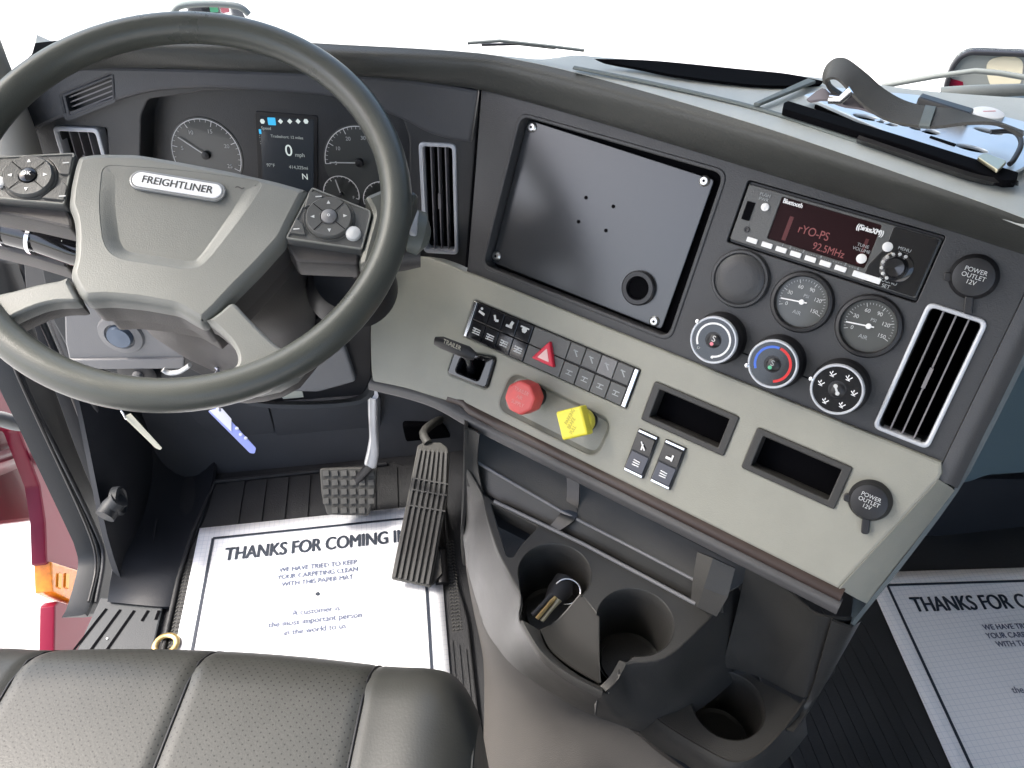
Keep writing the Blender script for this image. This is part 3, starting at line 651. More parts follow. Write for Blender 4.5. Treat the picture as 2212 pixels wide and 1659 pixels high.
# --- instrument cluster
brow_top = cr2([CLU.px(*p) for p in ((20, 175), (110, 148), (236, 143), (500, 149), (800, 162), (960, 180), (1034, 193))], 4)
brow_bot = cr2([CLU.px(*p) for p in ((1019, 305), (985, 301), (929, 286), (861, 252), (739, 211), (546, 193), (441, 189), (336, 196), (246, 219), (130, 256), (60, 290))], 4)
vth = roundp([CLU.px(*p) for p in ((140, 205), (246, 160), (249, 212), (150, 252))], .003)
clu = plate("cluster_surround", CLU, [brow_top + brow_bot, vth], -.03, .006, 'brow', dash, bev=.004)
base = [CLU.px(*p, -.010) for p in ((20, 160), (1038, 160), (1004, 620), (880, 700), (860, 720), (60, 690))]
win = [CLU.px(*p, -.010) for p in ((305, 250), (320, 214), (450, 196), (600, 194), (760, 212), (868, 250), (884, 300), (884, 470), (300, 470))]
svh = roundp([CLU.px(*p, -.010) for p in ((131, 272), (230, 276), (238, 420), (142, 416))], .004)
vv = [CLU.px(*p, -.010) for p in ((918, 306), (998, 310), (980, 549), (903, 543))]
va0 = (vv[0][0] + vv[3][0]) / 2; va1 = (vv[1][0] + vv[2][0]) / 2; vb1 = (vv[0][1] + vv[1][1]) / 2; vb0 = (vv[2][1] + vv[3][1]) / 2
bp = plate("cluster_panel", CLU, [base, roundp(win, .006), rr(va0 + .003, vb0 + .003, va1 - .003, vb1 - .003, .004), svh], -.07, -.010, 'dark', dash, bev=.002)
CB = CLU.sub(0, 0, -.010)
vent(CB, va0, vb0, va1, vb1, 3, bp, .0052)
sv = [CB.px(131, 272), CB.px(230, 276), CB.px(238, 420), CB.px(142, 416)]
vent(CB, (sv[0][0] + sv[3][0]) / 2, sv[2][1], (sv[1][0] + sv[2][0]) / 2, sv[0][1], 3, bp, .0060)
# side demister vent
dv = plate("demister_vent", CLU, [roundp([CLU.px(*p, .004) for p in ((136, 203), (248, 158), (251, 214), (148, 256))], .003), roundp([CLU.px(*p, .004) for p in ((144, 207), (243, 167), (245, 210), (154, 247))], .002)], -.010, .007, 'brow', clu, bev=.0015)
plate("vent_cavity", CLU, [[CLU.px(*p, -.02) for p in ((130, 200), (252, 150), (254, 216), (146, 260))]], -.035, -.025, 'hole', dv, bev=0)
for i in range(4):
    f_ = (i + .8) / 4.4; p0 = CLU.px(140 + 12 * f_, 205 + 45 * f_, 0); p1 = CLU.px(246, 163 + 50 * f_, 0)
    v_, f__ = line_geo(CLU, p0, p1, .0016, 0); v2 = [p + CLU.n * -.016 for p in v_]
    mesh("slat", v_ + v2, [[0, 1, 2, 3], [0, 1, 5, 4], [2, 3, 7, 6], [4, 5, 6, 7]], 'slatlit', dv, False)
# gauges face
CG = CLU.sub(0, 0, -.045)
gf = plate("instrument_face", CG, [[CG.px(*p) for p in ((260, 170), (930, 170), (930, 520), (260, 520))]], -.01, 0, 'dark', bp, bev=0)
def dial(nm, cpx, rpx, d0, d1, nt, labels, needle, ns=.0075, skip=None):
    a, b = CG.px(*cpx); a1, b1 = CG.px(cpx[0] + rpx, cpx[1]); r_ = a1 - a; F2 = CG.sub(a, b)
    dl = lathe(nm, F2, 0, 0, [(r_ * 1.06, .0002), (r_ * 1.05, .0010), (0, .0010)], 'gaugeface', bp, 48)
    t_ = Acc(); t_.add(*arc_geo(F2, 0, 0, r_, .0011, d0, d1, .0014))
    for i in range(nt + 1):
        t = R(d0 + (d1 - d0) * i / nt); k = .84 if i % 5 == 0 else .92
        t_.add(*line_geo(F2, (math.cos(t) * r_ * k, math.sin(t) * r_ * k), (math.cos(t) * r_, math.sin(t) * r_), .0009 if i % 5 == 0 else .0005, .0014))
    t_.build("dial_scale", 'white', dl, False)
    for i, s_ in enumerate(labels):
        t = R(d0 + (d1 - d0) * i / (len(labels) - 1))
        if s_: text(F2, math.cos(t) * r_ * .70, math.sin(t) * r_ * .70, s_, ns, 'dimwhite', dl, w=.0014)
    t = R(needle); nd = Acc(); nd.add(*line_geo(F2, (math.cos(t) * r_ * .86, math.sin(t) * r_ * .86), (-math.cos(t) * r_ * .1, -math.sin(t) * r_ * .1), .0016, .004)); nd.build("dial_needle", 'dimwhite', dl, False)
    lathe("needle_cap", F2, 0, 0, [(r_ * .12, .001), (r_ * .11, .006), (0, .007)], 'black', dl, 20)
dial("tachometer", (447, 334), 73, 215, -25, 25, ["0", "5", "10", "15", "20", "25"], 146)
dial("speedometer", (778, 350), 75, 185, -30, 30, ["5", "10", "20", "30", "40", "50", "60"], 182, .007)
dial("small_dial", (738, 418), 38, 195, -15, 15, ["E", "", "", "F"], 105, .006)
dial("small_dial", (826, 432), 40, 195, -15, 15, ["C", "", "", "H"], 60, .006)
q4 = [CG.px(*p, .001) for p in ((551, 240), (686, 250), (686, 420), (558, 420))]
ds = plate("cluster_display", CG, [roundp(q4, .003)], 0, .0015, 'black', bp)
dp = plate("display_screen", CG, [[CG.px(*p, .002) for p in ((562, 250), (678, 259), (677, 412), (568, 412))]], .001, .0020, 'lcd', ds, bev=0)
def dt(x_, y_, s_, size, m='lit', **k): text(CG, *CG.px(x_, y_, .002), s_, size, m, dp, w=.0024, rot=R(-1), **k)
dt(624, 326, "0", .021); dt(648, 335, "mph", .0075, 'litdim'); dt(620, 296, "Tradeshort: 12 miles", .0052, 'litdim'); dt(575, 277, "Speed", .0055, 'litdim')
dt(585, 357, "97°F", .0062, 'litdim'); dt(645, 362, "414,325mi", .0062, 'litdim'); dt(659, 382, "N", .0115, 'lit'); dt(562, 300, ":\n:", .008, 'litdim')
ic = Acc()
for x_ in (567, 606, 626, 644, 661): a, b = CG.px(x_, 262, .002); ic.add(*lathe_geo(CG, a, b, [(.0034, .0023), (0, .0024)], 6 if x_ % 2 else 4))
ic.build("status_icons", 'lit', dp, False)
a, b = CG.px(587, 262, .002); plate("selected_icon", CG, [rr(a - .0052, b - .0048, a + .0052, b + .0048, .001)], .002, .0024, 'cyan', dp, bev=0)
a, b = CG.px(562, 284, .002); plate("scroll_marker", CG, [rr(a - .0015, b - .003, a + .0015, b + .003, .0005)], .002, .0024, 'cyan', dp, bev=0)
# --- lower dash under the wheel
LOW = azel(hy(400, 800, .93), 10, 0)
def lp(l, w=0): return [LOW.px(*p, w) for p in l]
lw = plate("lower_dash_panel", LOW, [roundp(lp([(70, 560), (860, 560), (815, 700), (800, 828), (780, 862), (560, 866), (330, 850), (150, 790), (100, 700)]), .01)], -.03, -.012, 'kick2', dash, bev=.004)
plate("knee_panel", LOW, [roundp(lp([(137, 640), (372, 640), (408, 745), (398, 792), (152, 792), (140, 740)]), .006)], -.012, .0, 'lower', lw, bev=.003)
plate("knee_lip", LOW, [roundp(lp([(148, 775), (400, 772), (398, 794), (152, 796)], .001), .003)], -.004, .004, 'lower', lw, bev=.002)
a, b = LOW.px(262, 722)
ig = lathe("ignition_switch", LOW, a, b, [(.032, .0), (.030, .004), (.021, .006), (.019, .003)], 'lower', lw)
lathe("ignition_barrel", LOW, a, b, [(.018, .003), (.016, .010), (0, .011)], mat("blue grey lock", (.09, .12, .17), .35, metal=.3), ig, 28)
for x0, y0 in ((290, 818),):
    a, b = LOW.px(x0, y0, .01); lathe("lower_switch", LOW, a, b, [(.030, -.010), (.028, 0), (.020, .003), (0, .003)], 'black', lw)
    lathe("lower_switch_cap", LOW, a + .003, b, [(.008, .003), (.007, .010), (0, .011)], 'lower', lw, 20)
tube("release_lever", cr([LOW.P(*LOW.px(x_, y_, .03), .03) for x_, y_ in ((352, 798), (364, 805), (384, 804), (400, 796), (410, 788))], 4), .0042, 'dimwhite', lw, flat=.7)
dk = plate("fuse_recess", LOW, [roundp(lp([(380, 700), (500, 740), (802, 650), (803, 815), (785, 852), (570, 868), (520, 850), (400, 790)]), .008)], -.012, .002, 'black', dash, bev=.002)
plate("fuse_panel_cover", LOW, [roundp(lp([(640, 730), (730, 690), (772, 815), (690, 838), (560, 835)]), .006)], .002, .010, 'lower', dk, bev=.003)
plate("fuse_label", LOW, [lp([(596, 838), (648, 830), (656, 858), (612, 862)], .004)], .002, .004, 'tag', dk, bev=0)
grid("lower_dash_lip", [[LOW.P(*LOW.px(x_, y_, .0), .0) for x_, y_ in ((500, 850), (570, 864), (680, 866), (770, 856), (798, 826))], [LOW.P(*LOW.px(x_, y_, .02), .02) for x_, y_ in ((500, 858), (570, 872), (680, 874), (778, 864), (806, 830))]], 'kick2', dk, 4, 1, .006)
# panel side between column and beige section
plate("column_side_panel", azel(hy(700, 650, .93), 20, 10), [[azel(hy(700, 650, .93), 20, 10).px(*p) for p in ((560, 560), (905, 552), (850, 600), (804, 660), (803, 860), (560, 760))]], -.01, 0, mat("dark teal side", (.030, .040, .042), .5), dash, bev=0)
# --- right side of the dash: edge strips and passenger half
eA = [onC(2330, 380, 0), CEN.P(.541, .215, 0), CEN.P(.541, .1, 0), CEN.P(.541, -.02, 0)]
ed = grid("side_edge_trim", [[CEN.P(.5415, v_, .001) for v_ in (.30, .2, .1, .03, -.022)], [CEN.P(.552, v_, -.002) for v_ in (.30, .2, .1, .03, -.022)], [CEN.P(.562, v_, -.014) for v_ in (.30, .2, .1, .03, -.026)]], 'band', dash, 3, 3, .004)
sideC = [CEN.P(.563, v_, -.016) for v_ in (.30, .2, .1, .03, -.026)]
sideB = [BEI.P(.545 - .037 * k / 3, -.02 - .139 * k / 3, -.004) for k in (1, 2, 3)]
lowside = [hit(x_, y_, V3((.731, -.682, 0)), (.40, .42, .3)) for x_, y_ in ((1845, 1300), (1790, 1400), (1745, 1500))]
grid("beige_side", [[BEI.P(.5440, -.0195, -.001), BEI.P(.532, -.065, -.001), BEI.P(.519, -.112, -.001), BEI.P(.5068, -.158, -.001)],
                    [BEI.P(.556, -.024, -.018), BEI.P(.546, -.068, -.018), BEI.P(.535, -.116, -.018), BEI.P(.524, -.164, -.016)],
                    [BEI.P(.562, -.028, -.030), BEI.P(.554, -.070, -.030), BEI.P(.545, -.118, -.030), BEI.P(.535, -.168, -.028)]], 'beige', dash, 3, 3, .003)
back_dir = V3((.45, .70, 0)).normalized()
spine = [CEN.P(.562, .30, -.014), CEN.P(.562, .2, -.014), CEN.P(.562, .1, -.014), CEN.P(.562, .03, -.014), BEI.P(.560, -.028, -.028), BEI.P(.545, -.118, -.028), BEI.P(.535, -.168, -.028), BEI.P(.530, -.20, -.04)]
grid("dash_side_panel", [spine, [p + back_dir * .035 - Z * .006 for p in spine], [p + back_dir * .30 - Z * .03 for p in spine]], 'teal', dash, 3, 2, .004)
tube("side_shadow_gap", [p + back_dir * .018 + V3((.001, -.001, 0)) for p in spine[:7]], .0022, 'hole', dash)
PD = Fr((1.0, .92, .5), X, V3((0, -1, .15)))
def pp(l, w=0): return [PD.px(*p, w) for p in l]
pdash = plate("passenger_dash", PD, [roundp([(-.33, .335), (.36, .335), (.36, PD.px(2212, 1036)[1])] + pp([(2130, 1030), (2095, 1045), (2040, 1050)]), .02)], -.02, .0, mat("blue grey glovebox", (.11, .16, .18), .5, **G), dash, bev=.008)
plate("passenger_lower_panel", PD, [roundp(pp([(2010, 1030), (2540, 1035), (2540, 1160), (1960, 1155)], -.02), .01)], -.05, -.015, 'kick', dash, bev=.004)
grid("passenger_dash_top", [[(.535, .60, .83), (1.355, .70, .83)], [(.60, .72, .84), (1.355, .80, .84)], [(.55, .90, .84), (1.355, .90, .84)], [(.35, 1.26, .69), (1.355, 1.26, .69)]], 'teal', dash, 1, 1, .015, ang=20)
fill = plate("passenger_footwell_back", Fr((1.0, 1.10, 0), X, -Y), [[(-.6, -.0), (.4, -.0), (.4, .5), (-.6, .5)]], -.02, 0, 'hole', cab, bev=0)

# ================================================================ centre console with cup holders
con = thing("center_console", (.2, .5, 0), "dark grey console with two joined cup holders, storage ledge and a lower third cup holder", "console")
US = V3((.7314, -.682, 0)); HN = V3((-.682, -.7314, 0))
def ht(x_, y_, t): return hit(x_, y_, HN, HN * t)          # on the upright plane at distance t along HN
T1 = Fr((0, 0, .48), US, Z); T2 = Fr((0, 0, .35), US, Z)
def t1(l): return [T1.px(*p) for p in l]
def t2(l): return [T2.px(*p) for p in l]
c1 = T1.px(1198, 1238); c2 = T1.px(1372, 1342); c3 = T2.px(1573, 1522); CRAD = .0415
def cup(fr, c, depth, nm, parent, r=CRAD, gap=None):
    n = 56; vs_, fs = [], []; prof = [(r + .0012, .0005), (r, -.001), (r * .985, -.02), (r * .93, -depth + .012), (r * .93, -depth), (r * .80, -depth - .002), (r * .76, -depth + .003), (0.001, -depth + .003)]
    for rr_, w in prof:
        for i in range(n):
            t = 2 * math.pi * i / n; vs_.append(fr.P(c[0] + rr_ * math.cos(t), c[1] + rr_ * math.sin(t), w))
    for j in range(len(prof) - 1):
        for i in range(n):
            t = math.degrees(2 * math.pi * (i + .5) / n) % 360
            if gap and gap[0] < t < gap[1] and j < 3: continue
            fs.append([j * n + i, j * n + (i + 1) % n, (j + 1) * n + (i + 1) % n, (j + 1) * n + i])
    return mesh(nm, vs_, fs, 'cons', parent, True, 40)
# upper tray outline in T1: rear rim, right side, front with the two mug slots and the finger recess between them
fr_rear = t1([(1040, 1062), (1068, 1083), (1262, 1176), (1502, 1304), (1590, 1240)])
right_ = cr2(t1([(1590, 1240), (1564, 1302), (1494, 1376), (1458, 1408), (1420, 1427), (1351, 1432)]), 4)
def arcp(c, r, d0, d1, n=24): return [(c[0] + r * math.cos(R(d0 + (d1 - d0) * i / n)), c[1] + r * math.sin(R(d0 + (d1 - d0) * i / n))) for i in range(n + 1)]
# in T1: u runs along the dash to the right, v away from the driver; screen-down is -v
c2p = arcp(c2, CRAD, -62, 205, 36)          # cup 2 edge from the slot's right post round the back to its left
c1p = arcp(c1, CRAD, -10, 222, 34)
lft = cr2(t1([(1125, 1287), (1100, 1240), (1075, 1190), (1052, 1120), (1040, 1062)]), 4)
tray_poly = fr_rear[:4] + right_ + c2p + c1p + lft[:-1]
hole_tri = roundp(t1([(1060, 1086), (1162, 1138), (1126, 1176), (1108, 1204), (1096, 1202)]), .004)
tray = plate("cup_tray", T1, [tray_poly, hole_tri], -.022, 0, 'cons', con, bev=.0016, ang=30)
cup(T1, c1, .085, "cup_holder", con, gap=(225, 345)); cup(T1, c2, .085, "cup_holder", con, gap=(205, 298))
plate("pocket_floor", T1, [roundp(t1([(1050, 1076), (1180, 1140), (1130, 1200), (1100, 1230), (1080, 1200)]), .003)], -.06, -.045, 'band', con, bev=0)
# finger recess between the cups and front lip
rec = t1([(1168, 1362), (1152, 1340), (1240, 1300), (1300, 1330), (1290, 1420), (1297, 1470)])
T1b = Fr((0, 0, .452), US, Z)
def t1b(l): return [T1b.px(*p) for p in l]
pa, pb_ = c2p[-1], c1p[0]
rtop = [T1.P(pb_[0] + (pa[0] - pb_[0]) * k, pb_[1] + (pa[1] - pb_[1]) * k, -.0006) for k in (-.04, .33, .66, 1.04)]
rbot = [hz(1168, 1362, .466), hz(1190, 1402, .464), hz(1236, 1440, .464), hz(1295, 1474, .464)]
rmid = [a.lerp(b, .55) - Z * .012 for a, b in zip(rtop, rbot)]
grid("finger_recess", [rtop, [a.lerp(b, .12) - Z * .004 for a, b in zip(rtop, rbot)], rmid, rbot], mat('recess plastic', (.036, .035, .033), .7, spec=.2), con, 5, 4, .002)
for q in (0, 3): grid("slot_side", [[rtop[q], rmid[q], rbot[q]], [p - Z * .07 for p in (rtop[q], rmid[q], rbot[q])]], 'cons', con, 3, 1, .0015)
plate("slot_bottom", Fr((0, 0, .395), US, Z), [[Fr((0, 0, .395), US, Z).px(*p) for p in ((1120, 1300), (1250, 1260), (1400, 1400), (1320, 1520), (1200, 1460))]], -.004, 0, 'cons', con, bev=0)
lipin = [hz(x_, y_, .468) for x_, y_ in ((1165, 1362), (1180, 1398), (1213, 1432), (1255, 1462), (1300, 1484))]
lipt = [hz(x_, y_, .476) for x_, y_ in ((1128, 1340), (1165, 1402), (1205, 1440), (1252, 1470), (1302, 1494))]
# front shell of the console
s_top = [hz(1010, 1010, .50), hz(1040, 1062, .482), hz(1062, 1130, .48), hz(1098, 1232, .479), hz(1125, 1287, .478), hz(1122, 1338, .466), hz(1150, 1385, .466), hz(1200, 1436, .466), hz(1252, 1472, .466), hz(1303, 1496, .466), hz(1314, 1490, .469), hz(1337, 1464, .475), hz(1352, 1433, .4795), hz(1420, 1427, .479), hz(1458, 1408, .479), hz(1494, 1376, .479), hz(1564, 1302, .479), hz(1590, 1240, .479)]
s_mid = [hz(1008, 1090, .44), hz(1018, 1140, .42), hz(1030, 1200, .41), hz(1062, 1290, .40), hz(1090, 1345, .40), hz(1112, 1385, .40), hz(1150, 1425, .40), hz(1200, 1468, .40), hz(1255, 1503, .40), hz(1303, 1529, .396), hz(1330, 1540, .392), hz(1360, 1538, .388), hz(1384, 1530, .385), hz(1425, 1516, .38), hz(1470, 1495, .38), hz(1515, 1460, .38), hz(1580, 1400, .38), hz(1615, 1330, .38)]
s_bot = [hz(1000, 1160, .37), hz(1008, 1220, .34), hz(1020, 1270, .33), hz(1045, 1350, .32), hz(1075, 1400, .32), hz(1110, 1440, .32), hz(1160, 1478, .32), hz(1215, 1512, .32), hz(1270, 1540, .32), hz(1330, 1562, .315), hz(1370, 1578, .31), hz(1398, 1578, .318), hz(1422, 1570, .33), hz(1450, 1560, .335), hz(1490, 1545, .335), hz(1535, 1515, .335), hz(1595, 1460, .335), hz(1635, 1400, .335)]
shell = grid("console_shell", [s_top, [a.lerp(b, .12) + HN * .002 for a, b in zip(s_top, s_mid)], s_mid, s_bot], 'cons', con, 3, 4, .003, ang=35)
grid("front_lip", [lipin, lipt, [p + HN * .003 - Z * .010 for p in lipt]], 'cons', con, 4, 3, .003)
grid("mug_slot_wall", [[hz(1353, 1432, .4798), hz(1337, 1463, .475), hz(1308, 1494, .468)], [hz(1338, 1426, .4798), hz(1318, 1460, .475), hz(1297, 1482, .468)], [hz(1340, 1436, .42), hz(1320, 1470, .41), hz(1300, 1492, .41)]], 'cons', con, 4, 1, .0015)
# storage ledge behind the tray
M['ledge'] = mat('ledge plastic', (.088, .085, .080), .6, spec=.25, var=.06, **G)
L1 = ((1029, 998), (1213, 1105), (1360, 1180), (1506, 1256), (1560, 1285))
Lb = ((1020, 925), (1213, 1040), (1386, 1135), (1540, 1215), (1640, 1262))
grid("storage_ledge", [[ht(x_, y_ - 22, -.600) for x_, y_ in Lb], [ht(x_, y_, -.552) for x_, y_ in L1]], 'ledge', con, 4, 1, .003)
tube("ledge_edge", [ht(x_, y_, -.551) for x_, y_ in L1[:4]], .0019, 'lower', con, seg=10)
L2_ = ((1040, 1060), (1068, 1083), (1262, 1176), (1502, 1304), (1560, 1330))
grid("ledge_wall", [[ht(x_, y_ + 2, -.5515) for x_, y_ in (L1[0], (1075, 1025), L1[1], L1[3], L1[4])], [hz(x_, y_, .474) + HN * -.004 for x_, y_ in L2_]], 'cons', con, 4, 1, .003)
tube("tray_rear_rim", [hz(x_, y_, .4815) for x_, y_ in L2_[1:4]], .0024, 'lower', con, seg=10)
grid("ledge_divider", [[ht(1224, 1020, -.590), ht(1223, 1085, -.566), ht(1208, 1112, -.546), ht(1184, 1140, -.530)], [ht(1252, 1030, -.590), ht(1249, 1098, -.566), ht(1240, 1124, -.546), ht(1202, 1150, -.530)]], 'black', con, 4, 1, .002)
grid("ledge_end_block", [[ht(1506, 1192, -.565), ht(1496, 1255, -.545), ht(1492, 1300, -.535)], [ht(1540, 1206, -.560), ht(1520, 1270, -.540), ht(1506, 1312, -.532)], [ht(1588, 1228, -.565), ht(1572, 1290, -.545), ht(1548, 1332, -.530)]], 'cons', con, 1, 1, .004, ang=15)
# right end: rear wall and lower tray with the third cup
low_tray = cr2(t2([(1382, 1512), (1430, 1560), (1543, 1628), (1593, 1645), (1640, 1625), (1690, 1575), (1728, 1528)]), 4) + t2([(1728, 1518), (1700, 1500), (1640, 1470), (1600, 1440), (1540, 1470), (1460, 1500)])
lt = plate("lower_tray", T2, [low_tray, circ(c3[0], c3[1], CRAD, 48)], -.012, 0, 'cons', con, bev=.0016)
cup(T2, c3, .085, "cup_holder", con)
band_end = [BEI.P(.415, -.190, -.03), BEI.P(.45, -.190, -.03), BEI.P(.49, -.200, -.02), BEI.P(.512, -.198, -.026), BEI.P(.535, -.195, -.05)]
wall_low = [hz(1560, 1440, .36), hz(1640, 1462, .352), hz(1716, 1500, .352), hz(1745, 1505, .355), hz(1775, 1480, .36)]
grid("console_rear_wall", [band_end, [a.lerp(b, .5) + HN * -.006 for a, b in zip(band_end, wall_low)], wall_low], 'cons', con, 5, 4, .003)
grid("console_end", [[band_end[-2], band_end[-1], band_end[-1] + back_dir * .10, band_end[-1] + back_dir * .3], [wall_low[-2], wall_low[-1], wall_low[-1] + back_dir * .10, wall_low[-1] + back_dir * .3],
                     [hz(1690, 1580, .345), hz(1720, 1570, .33), hz(1760, 1500, .20), hz(1800, 1450, .1)]], 'cons', con, 3, 4, .003)
lt_top = [hz(x_, y_, .351) for x_, y_ in ((1382, 1514), (1430, 1562), (1543, 1630), (1593, 1647), (1642, 1627), (1692, 1577), (1740, 1512))]
lt_bot = [hz(x_, y_, .30) for x_, y_ in ((1345, 1560), (1400, 1605), (1480, 1650), (1560, 1700), (1640, 1690), (1700, 1640), (1745, 1585))]
grid("lower_tray_front", [lt_top, [a.lerp(b, .3) + HN * .004 for a, b in zip(lt_top, lt_bot)], lt_bot], 'cons', con, 4, 4, .003)
# engine cover slope below the console, down to the floor
e_top = [hz(1003, 1185, .352), hz(1006, 1210, .342), hz(1020, 1270, .331), hz(1052, 1362, .322), hz(1110, 1438, .322), hz(1215, 1512, .32), hz(1340, 1562, .315), hz(1440, 1640, .30), hz(1560, 1720, .29)]
e_bot = [hz(1006, 1222, .005), hz(1012, 1262, .004), hz(1025, 1330, .004), hz(1040, 1400, .003), hz(1045, 1445, .002), hz(1046, 1510, .002), hz(1044, 1620, .002), hz(1040, 1800, .002), hz(1040, 2100, .002)]
ec = grid("engine_cover", [e_top, [a.lerp(b, .35) for a, b in zip(e_top, e_bot)], [a.lerp(b, .75) for a, b in zip(e_top, e_bot)], e_bot], 'tunnel', None, 4, 3, .006)
tag(ec, "brown grey textured engine cover sloping down from the console to the rubber mat", "engine cover")
ce = [hz(1010, 928, .562), hz(1010, 1010, .50), hz(1008, 1090, .44), hz(1001, 1160, .37), hz(1004, 1214, .20), hz(1006, 1222, .004)]
grid("console_side", [ce, [p.lerp(V3((.075, 1.26, p.z)), .5) + X * .006 for p in ce], [V3((.075, 1.26, p.z)) for p in ce]], 'cons', con, 4, 2, .004)
grid("console_corner", [[hz(1009, 926, .562), hz(1022, 930, .562), hz(1036, 938, .560)], [hz(1009, 1012, .50), hz(1020, 1004, .505), hz(1031, 1000, .51)], [hz(1009, 1050, .475), hz(1026, 1056, .477), hz(1042, 1064, .4795)]], 'cons', con, 3, 3, .002)

# ================================================================ steering wheel and column
k_ = .9375
def wdir(e_, a_): e_, a_ = R(e_), R(a_); return V3((math.sin(a_) * math.cos(e_), -math.cos(a_) * math.cos(e_), math.sin(e_)))
wn_ = wdir(59.5, 6); wo = CAM + (V3((-.243, .808, .846)) - CAM) * k_
u0 = V3((math.cos(R(6)), math.sin(R(6)), 0)); v0 = wn_.cross(u0); rot = R(-11)
WH = Fr(wo, u0 * math.cos(rot) + v0 * math.sin(rot), wn_)
wh = thing("steering_wheel", wo, "large grey four-spoke truck steering wheel with oval chrome badge on the hub", "steering wheel")
RIM = .2090; TR = .0160
rv, rf = [], []; n, sg = 128, 20
for i in range(n):
    t = 2 * math.pi * i / n
    for j in range(sg):
        c = 2 * math.pi * j / sg; grip = TR * (1 + (.035 * math.cos(5 * c) if False else 0))
        rv.append(WH.P((RIM + grip * math.cos(c)) * math.cos(t), (RIM + grip * math.cos(c)) * math.sin(t), grip * 1.05 * math.sin(c)))
for i in range(n):
    for j in range(sg): rf.append([i * sg + j, ((i + 1) % n) * sg + j, ((i + 1) % n) * sg + (j + 1) % sg, i * sg + (j + 1) % sg])
rim = mesh("rim", rv, rf, 'wheel', wh)
def wp(l, w=0): return [WH.px(*p, w) for p in l]
hw = .004
hub_o = wp([(166, 333), (210, 327), (294, 328), (378, 342), (504, 366), (600, 388), (668, 407), (655, 432), (635, 470), (613, 516), (560, 575), (510, 625), (470, 668), (437, 699), (418, 690), (378, 666), (300, 652), (230, 645), (181, 648), (166, 634), (152, 606), (147, 588), (157, 555), (158, 500), (155, 470), (143, 441), (148, 400), (157, 360)], hw)
hub_raw = list(hub_o); hub_o = roundp(hub_o, .006, 4)
pin = roundp(wp([(222, 356), (385, 366), (572, 392), (520, 470), (455, 553), (432, 576), (400, 581), (262, 560), (236, 546), (222, 520), (213, 440)], hw), [.010, .05, .012, .02, .02, .02, .02, .02, .02, .03, .03], 6)
hub = plate("hub_cover", WH, [hub_o, pin], -.016, hw, 'hub', wh, bev=.0075, hb=.0006, ang=60)
def dish(fr, loop, w0, w1, ins, m, parent, nm):
    l = [tuple(p) for p in loop]
    if area(l) < 0: l = l[::-1]
    rings = [(inset(l, 0.0), w0), (inset(l, ins * .35), w0 + (w1 - w0) * .25), (inset(l, ins * .7), w0 + (w1 - w0) * .8), (inset(l, ins), w1)]
    vs_, fs = [], []; n = len(l)
    bs = [p[1] for p in l]; b0_, b1_ = min(bs), max(bs); dw = lambda b, w: w0 + (w - w0) * min(1, max(0, (b1_ - .004 - b)) / (b1_ - b0_) * 1.15)
    for rg, w in rings: vs_ += [fr.P(a, b, dw(b, w)) for a, b in rg]
    for j in range(3):
        for i in range(n): fs.append([j * n + i, j * n + (i + 1) % n, (j + 1) * n + (i + 1) % n, (j + 1) * n + i])
    r = delaunay_2d_cdt([Vector(p) for p in rings[-1][0]], [(i, (i + 1) % n) for i in range(n)], [], 0, 1e-7)
    k = len(vs_); vs_ += [fr.P(p[0], p[1], dw(p[1], w1)) for p in r[0]]
    for f in r[2]:
        cx = sum(r[0][i][0] for i in f) / 3; cy = sum(r[0][i][1] for i in f) / 3
        if inpoly(cx, cy, rings[-1][0]): fs.append([k + i for i in f])
    return mesh(nm, vs_, fs, m, parent, True, 60)
dish(WH, pin, hw - .0004, hw - .0105, .013, 'hub', hub, "horn_pad")
bc = WH.px(385, 403, hw - .001); be = WH.px(478, 418, hw - .001); ba = math.atan2(be[1] - bc[1], be[0] - bc[0]); BD = WH.sub(bc[0], bc[1], hw - .0012, ba)
hl_ = .0465
def stad(a, r_): return [(a - r_ + r_ * math.cos(R(-90 + 180 * i / 12)), r_ * math.sin(R(-90 + 180 * i / 12))) for i in range(13)] + [(-a + r_ + r_ * math.cos(R(90 + 180 * i / 12)), r_ * math.sin(R(90 + 180 * i / 12))) for i in range(13)]
bdg = plate("badge", BD, [stad(hl_, .0108)], 0, .0022, mat("dull badge rim", (.30, .31, .32), .3, metal=.5), hub, bev=.0008)
plate("badge_plate", BD, [stad(hl_ - .003, .0082)], .002, .0032, mat("bright badge plate", (.86, .87, .88), .3, metal=.15), bdg, bev=.0008)
text(BD, 0, 0, "FREIGHTLINER", .0115, 'dark', bdg, w=.0034, xs=.92, bold=.0002)
for px_, s_ in (((268, 371), "~"), ((518, 404), "~")):
    a, b = WH.px(*px_, hw - .001); text(WH, a, b, s_, .016, 'hub2', hub, w=hw - .0012, name="horn_symbol", rot=R(-6))
plate("hub_side", WH, [roundp(inset([tuple(p) for p in hub_raw], .0015 if area(hub_raw) > 0 else -.0015), .006)], -.050, -.0162, 'hub2', wh, bev=.001)  # darker than the hub cover, standing in for shade on its sides
plate("hub_back_cover", WH, [roundp(inset([tuple(p) for p in hub_raw], .007 if area(hub_raw) > 0 else -.007), .005)], -.085, -.050, 'hub2', wh, bev=.004)
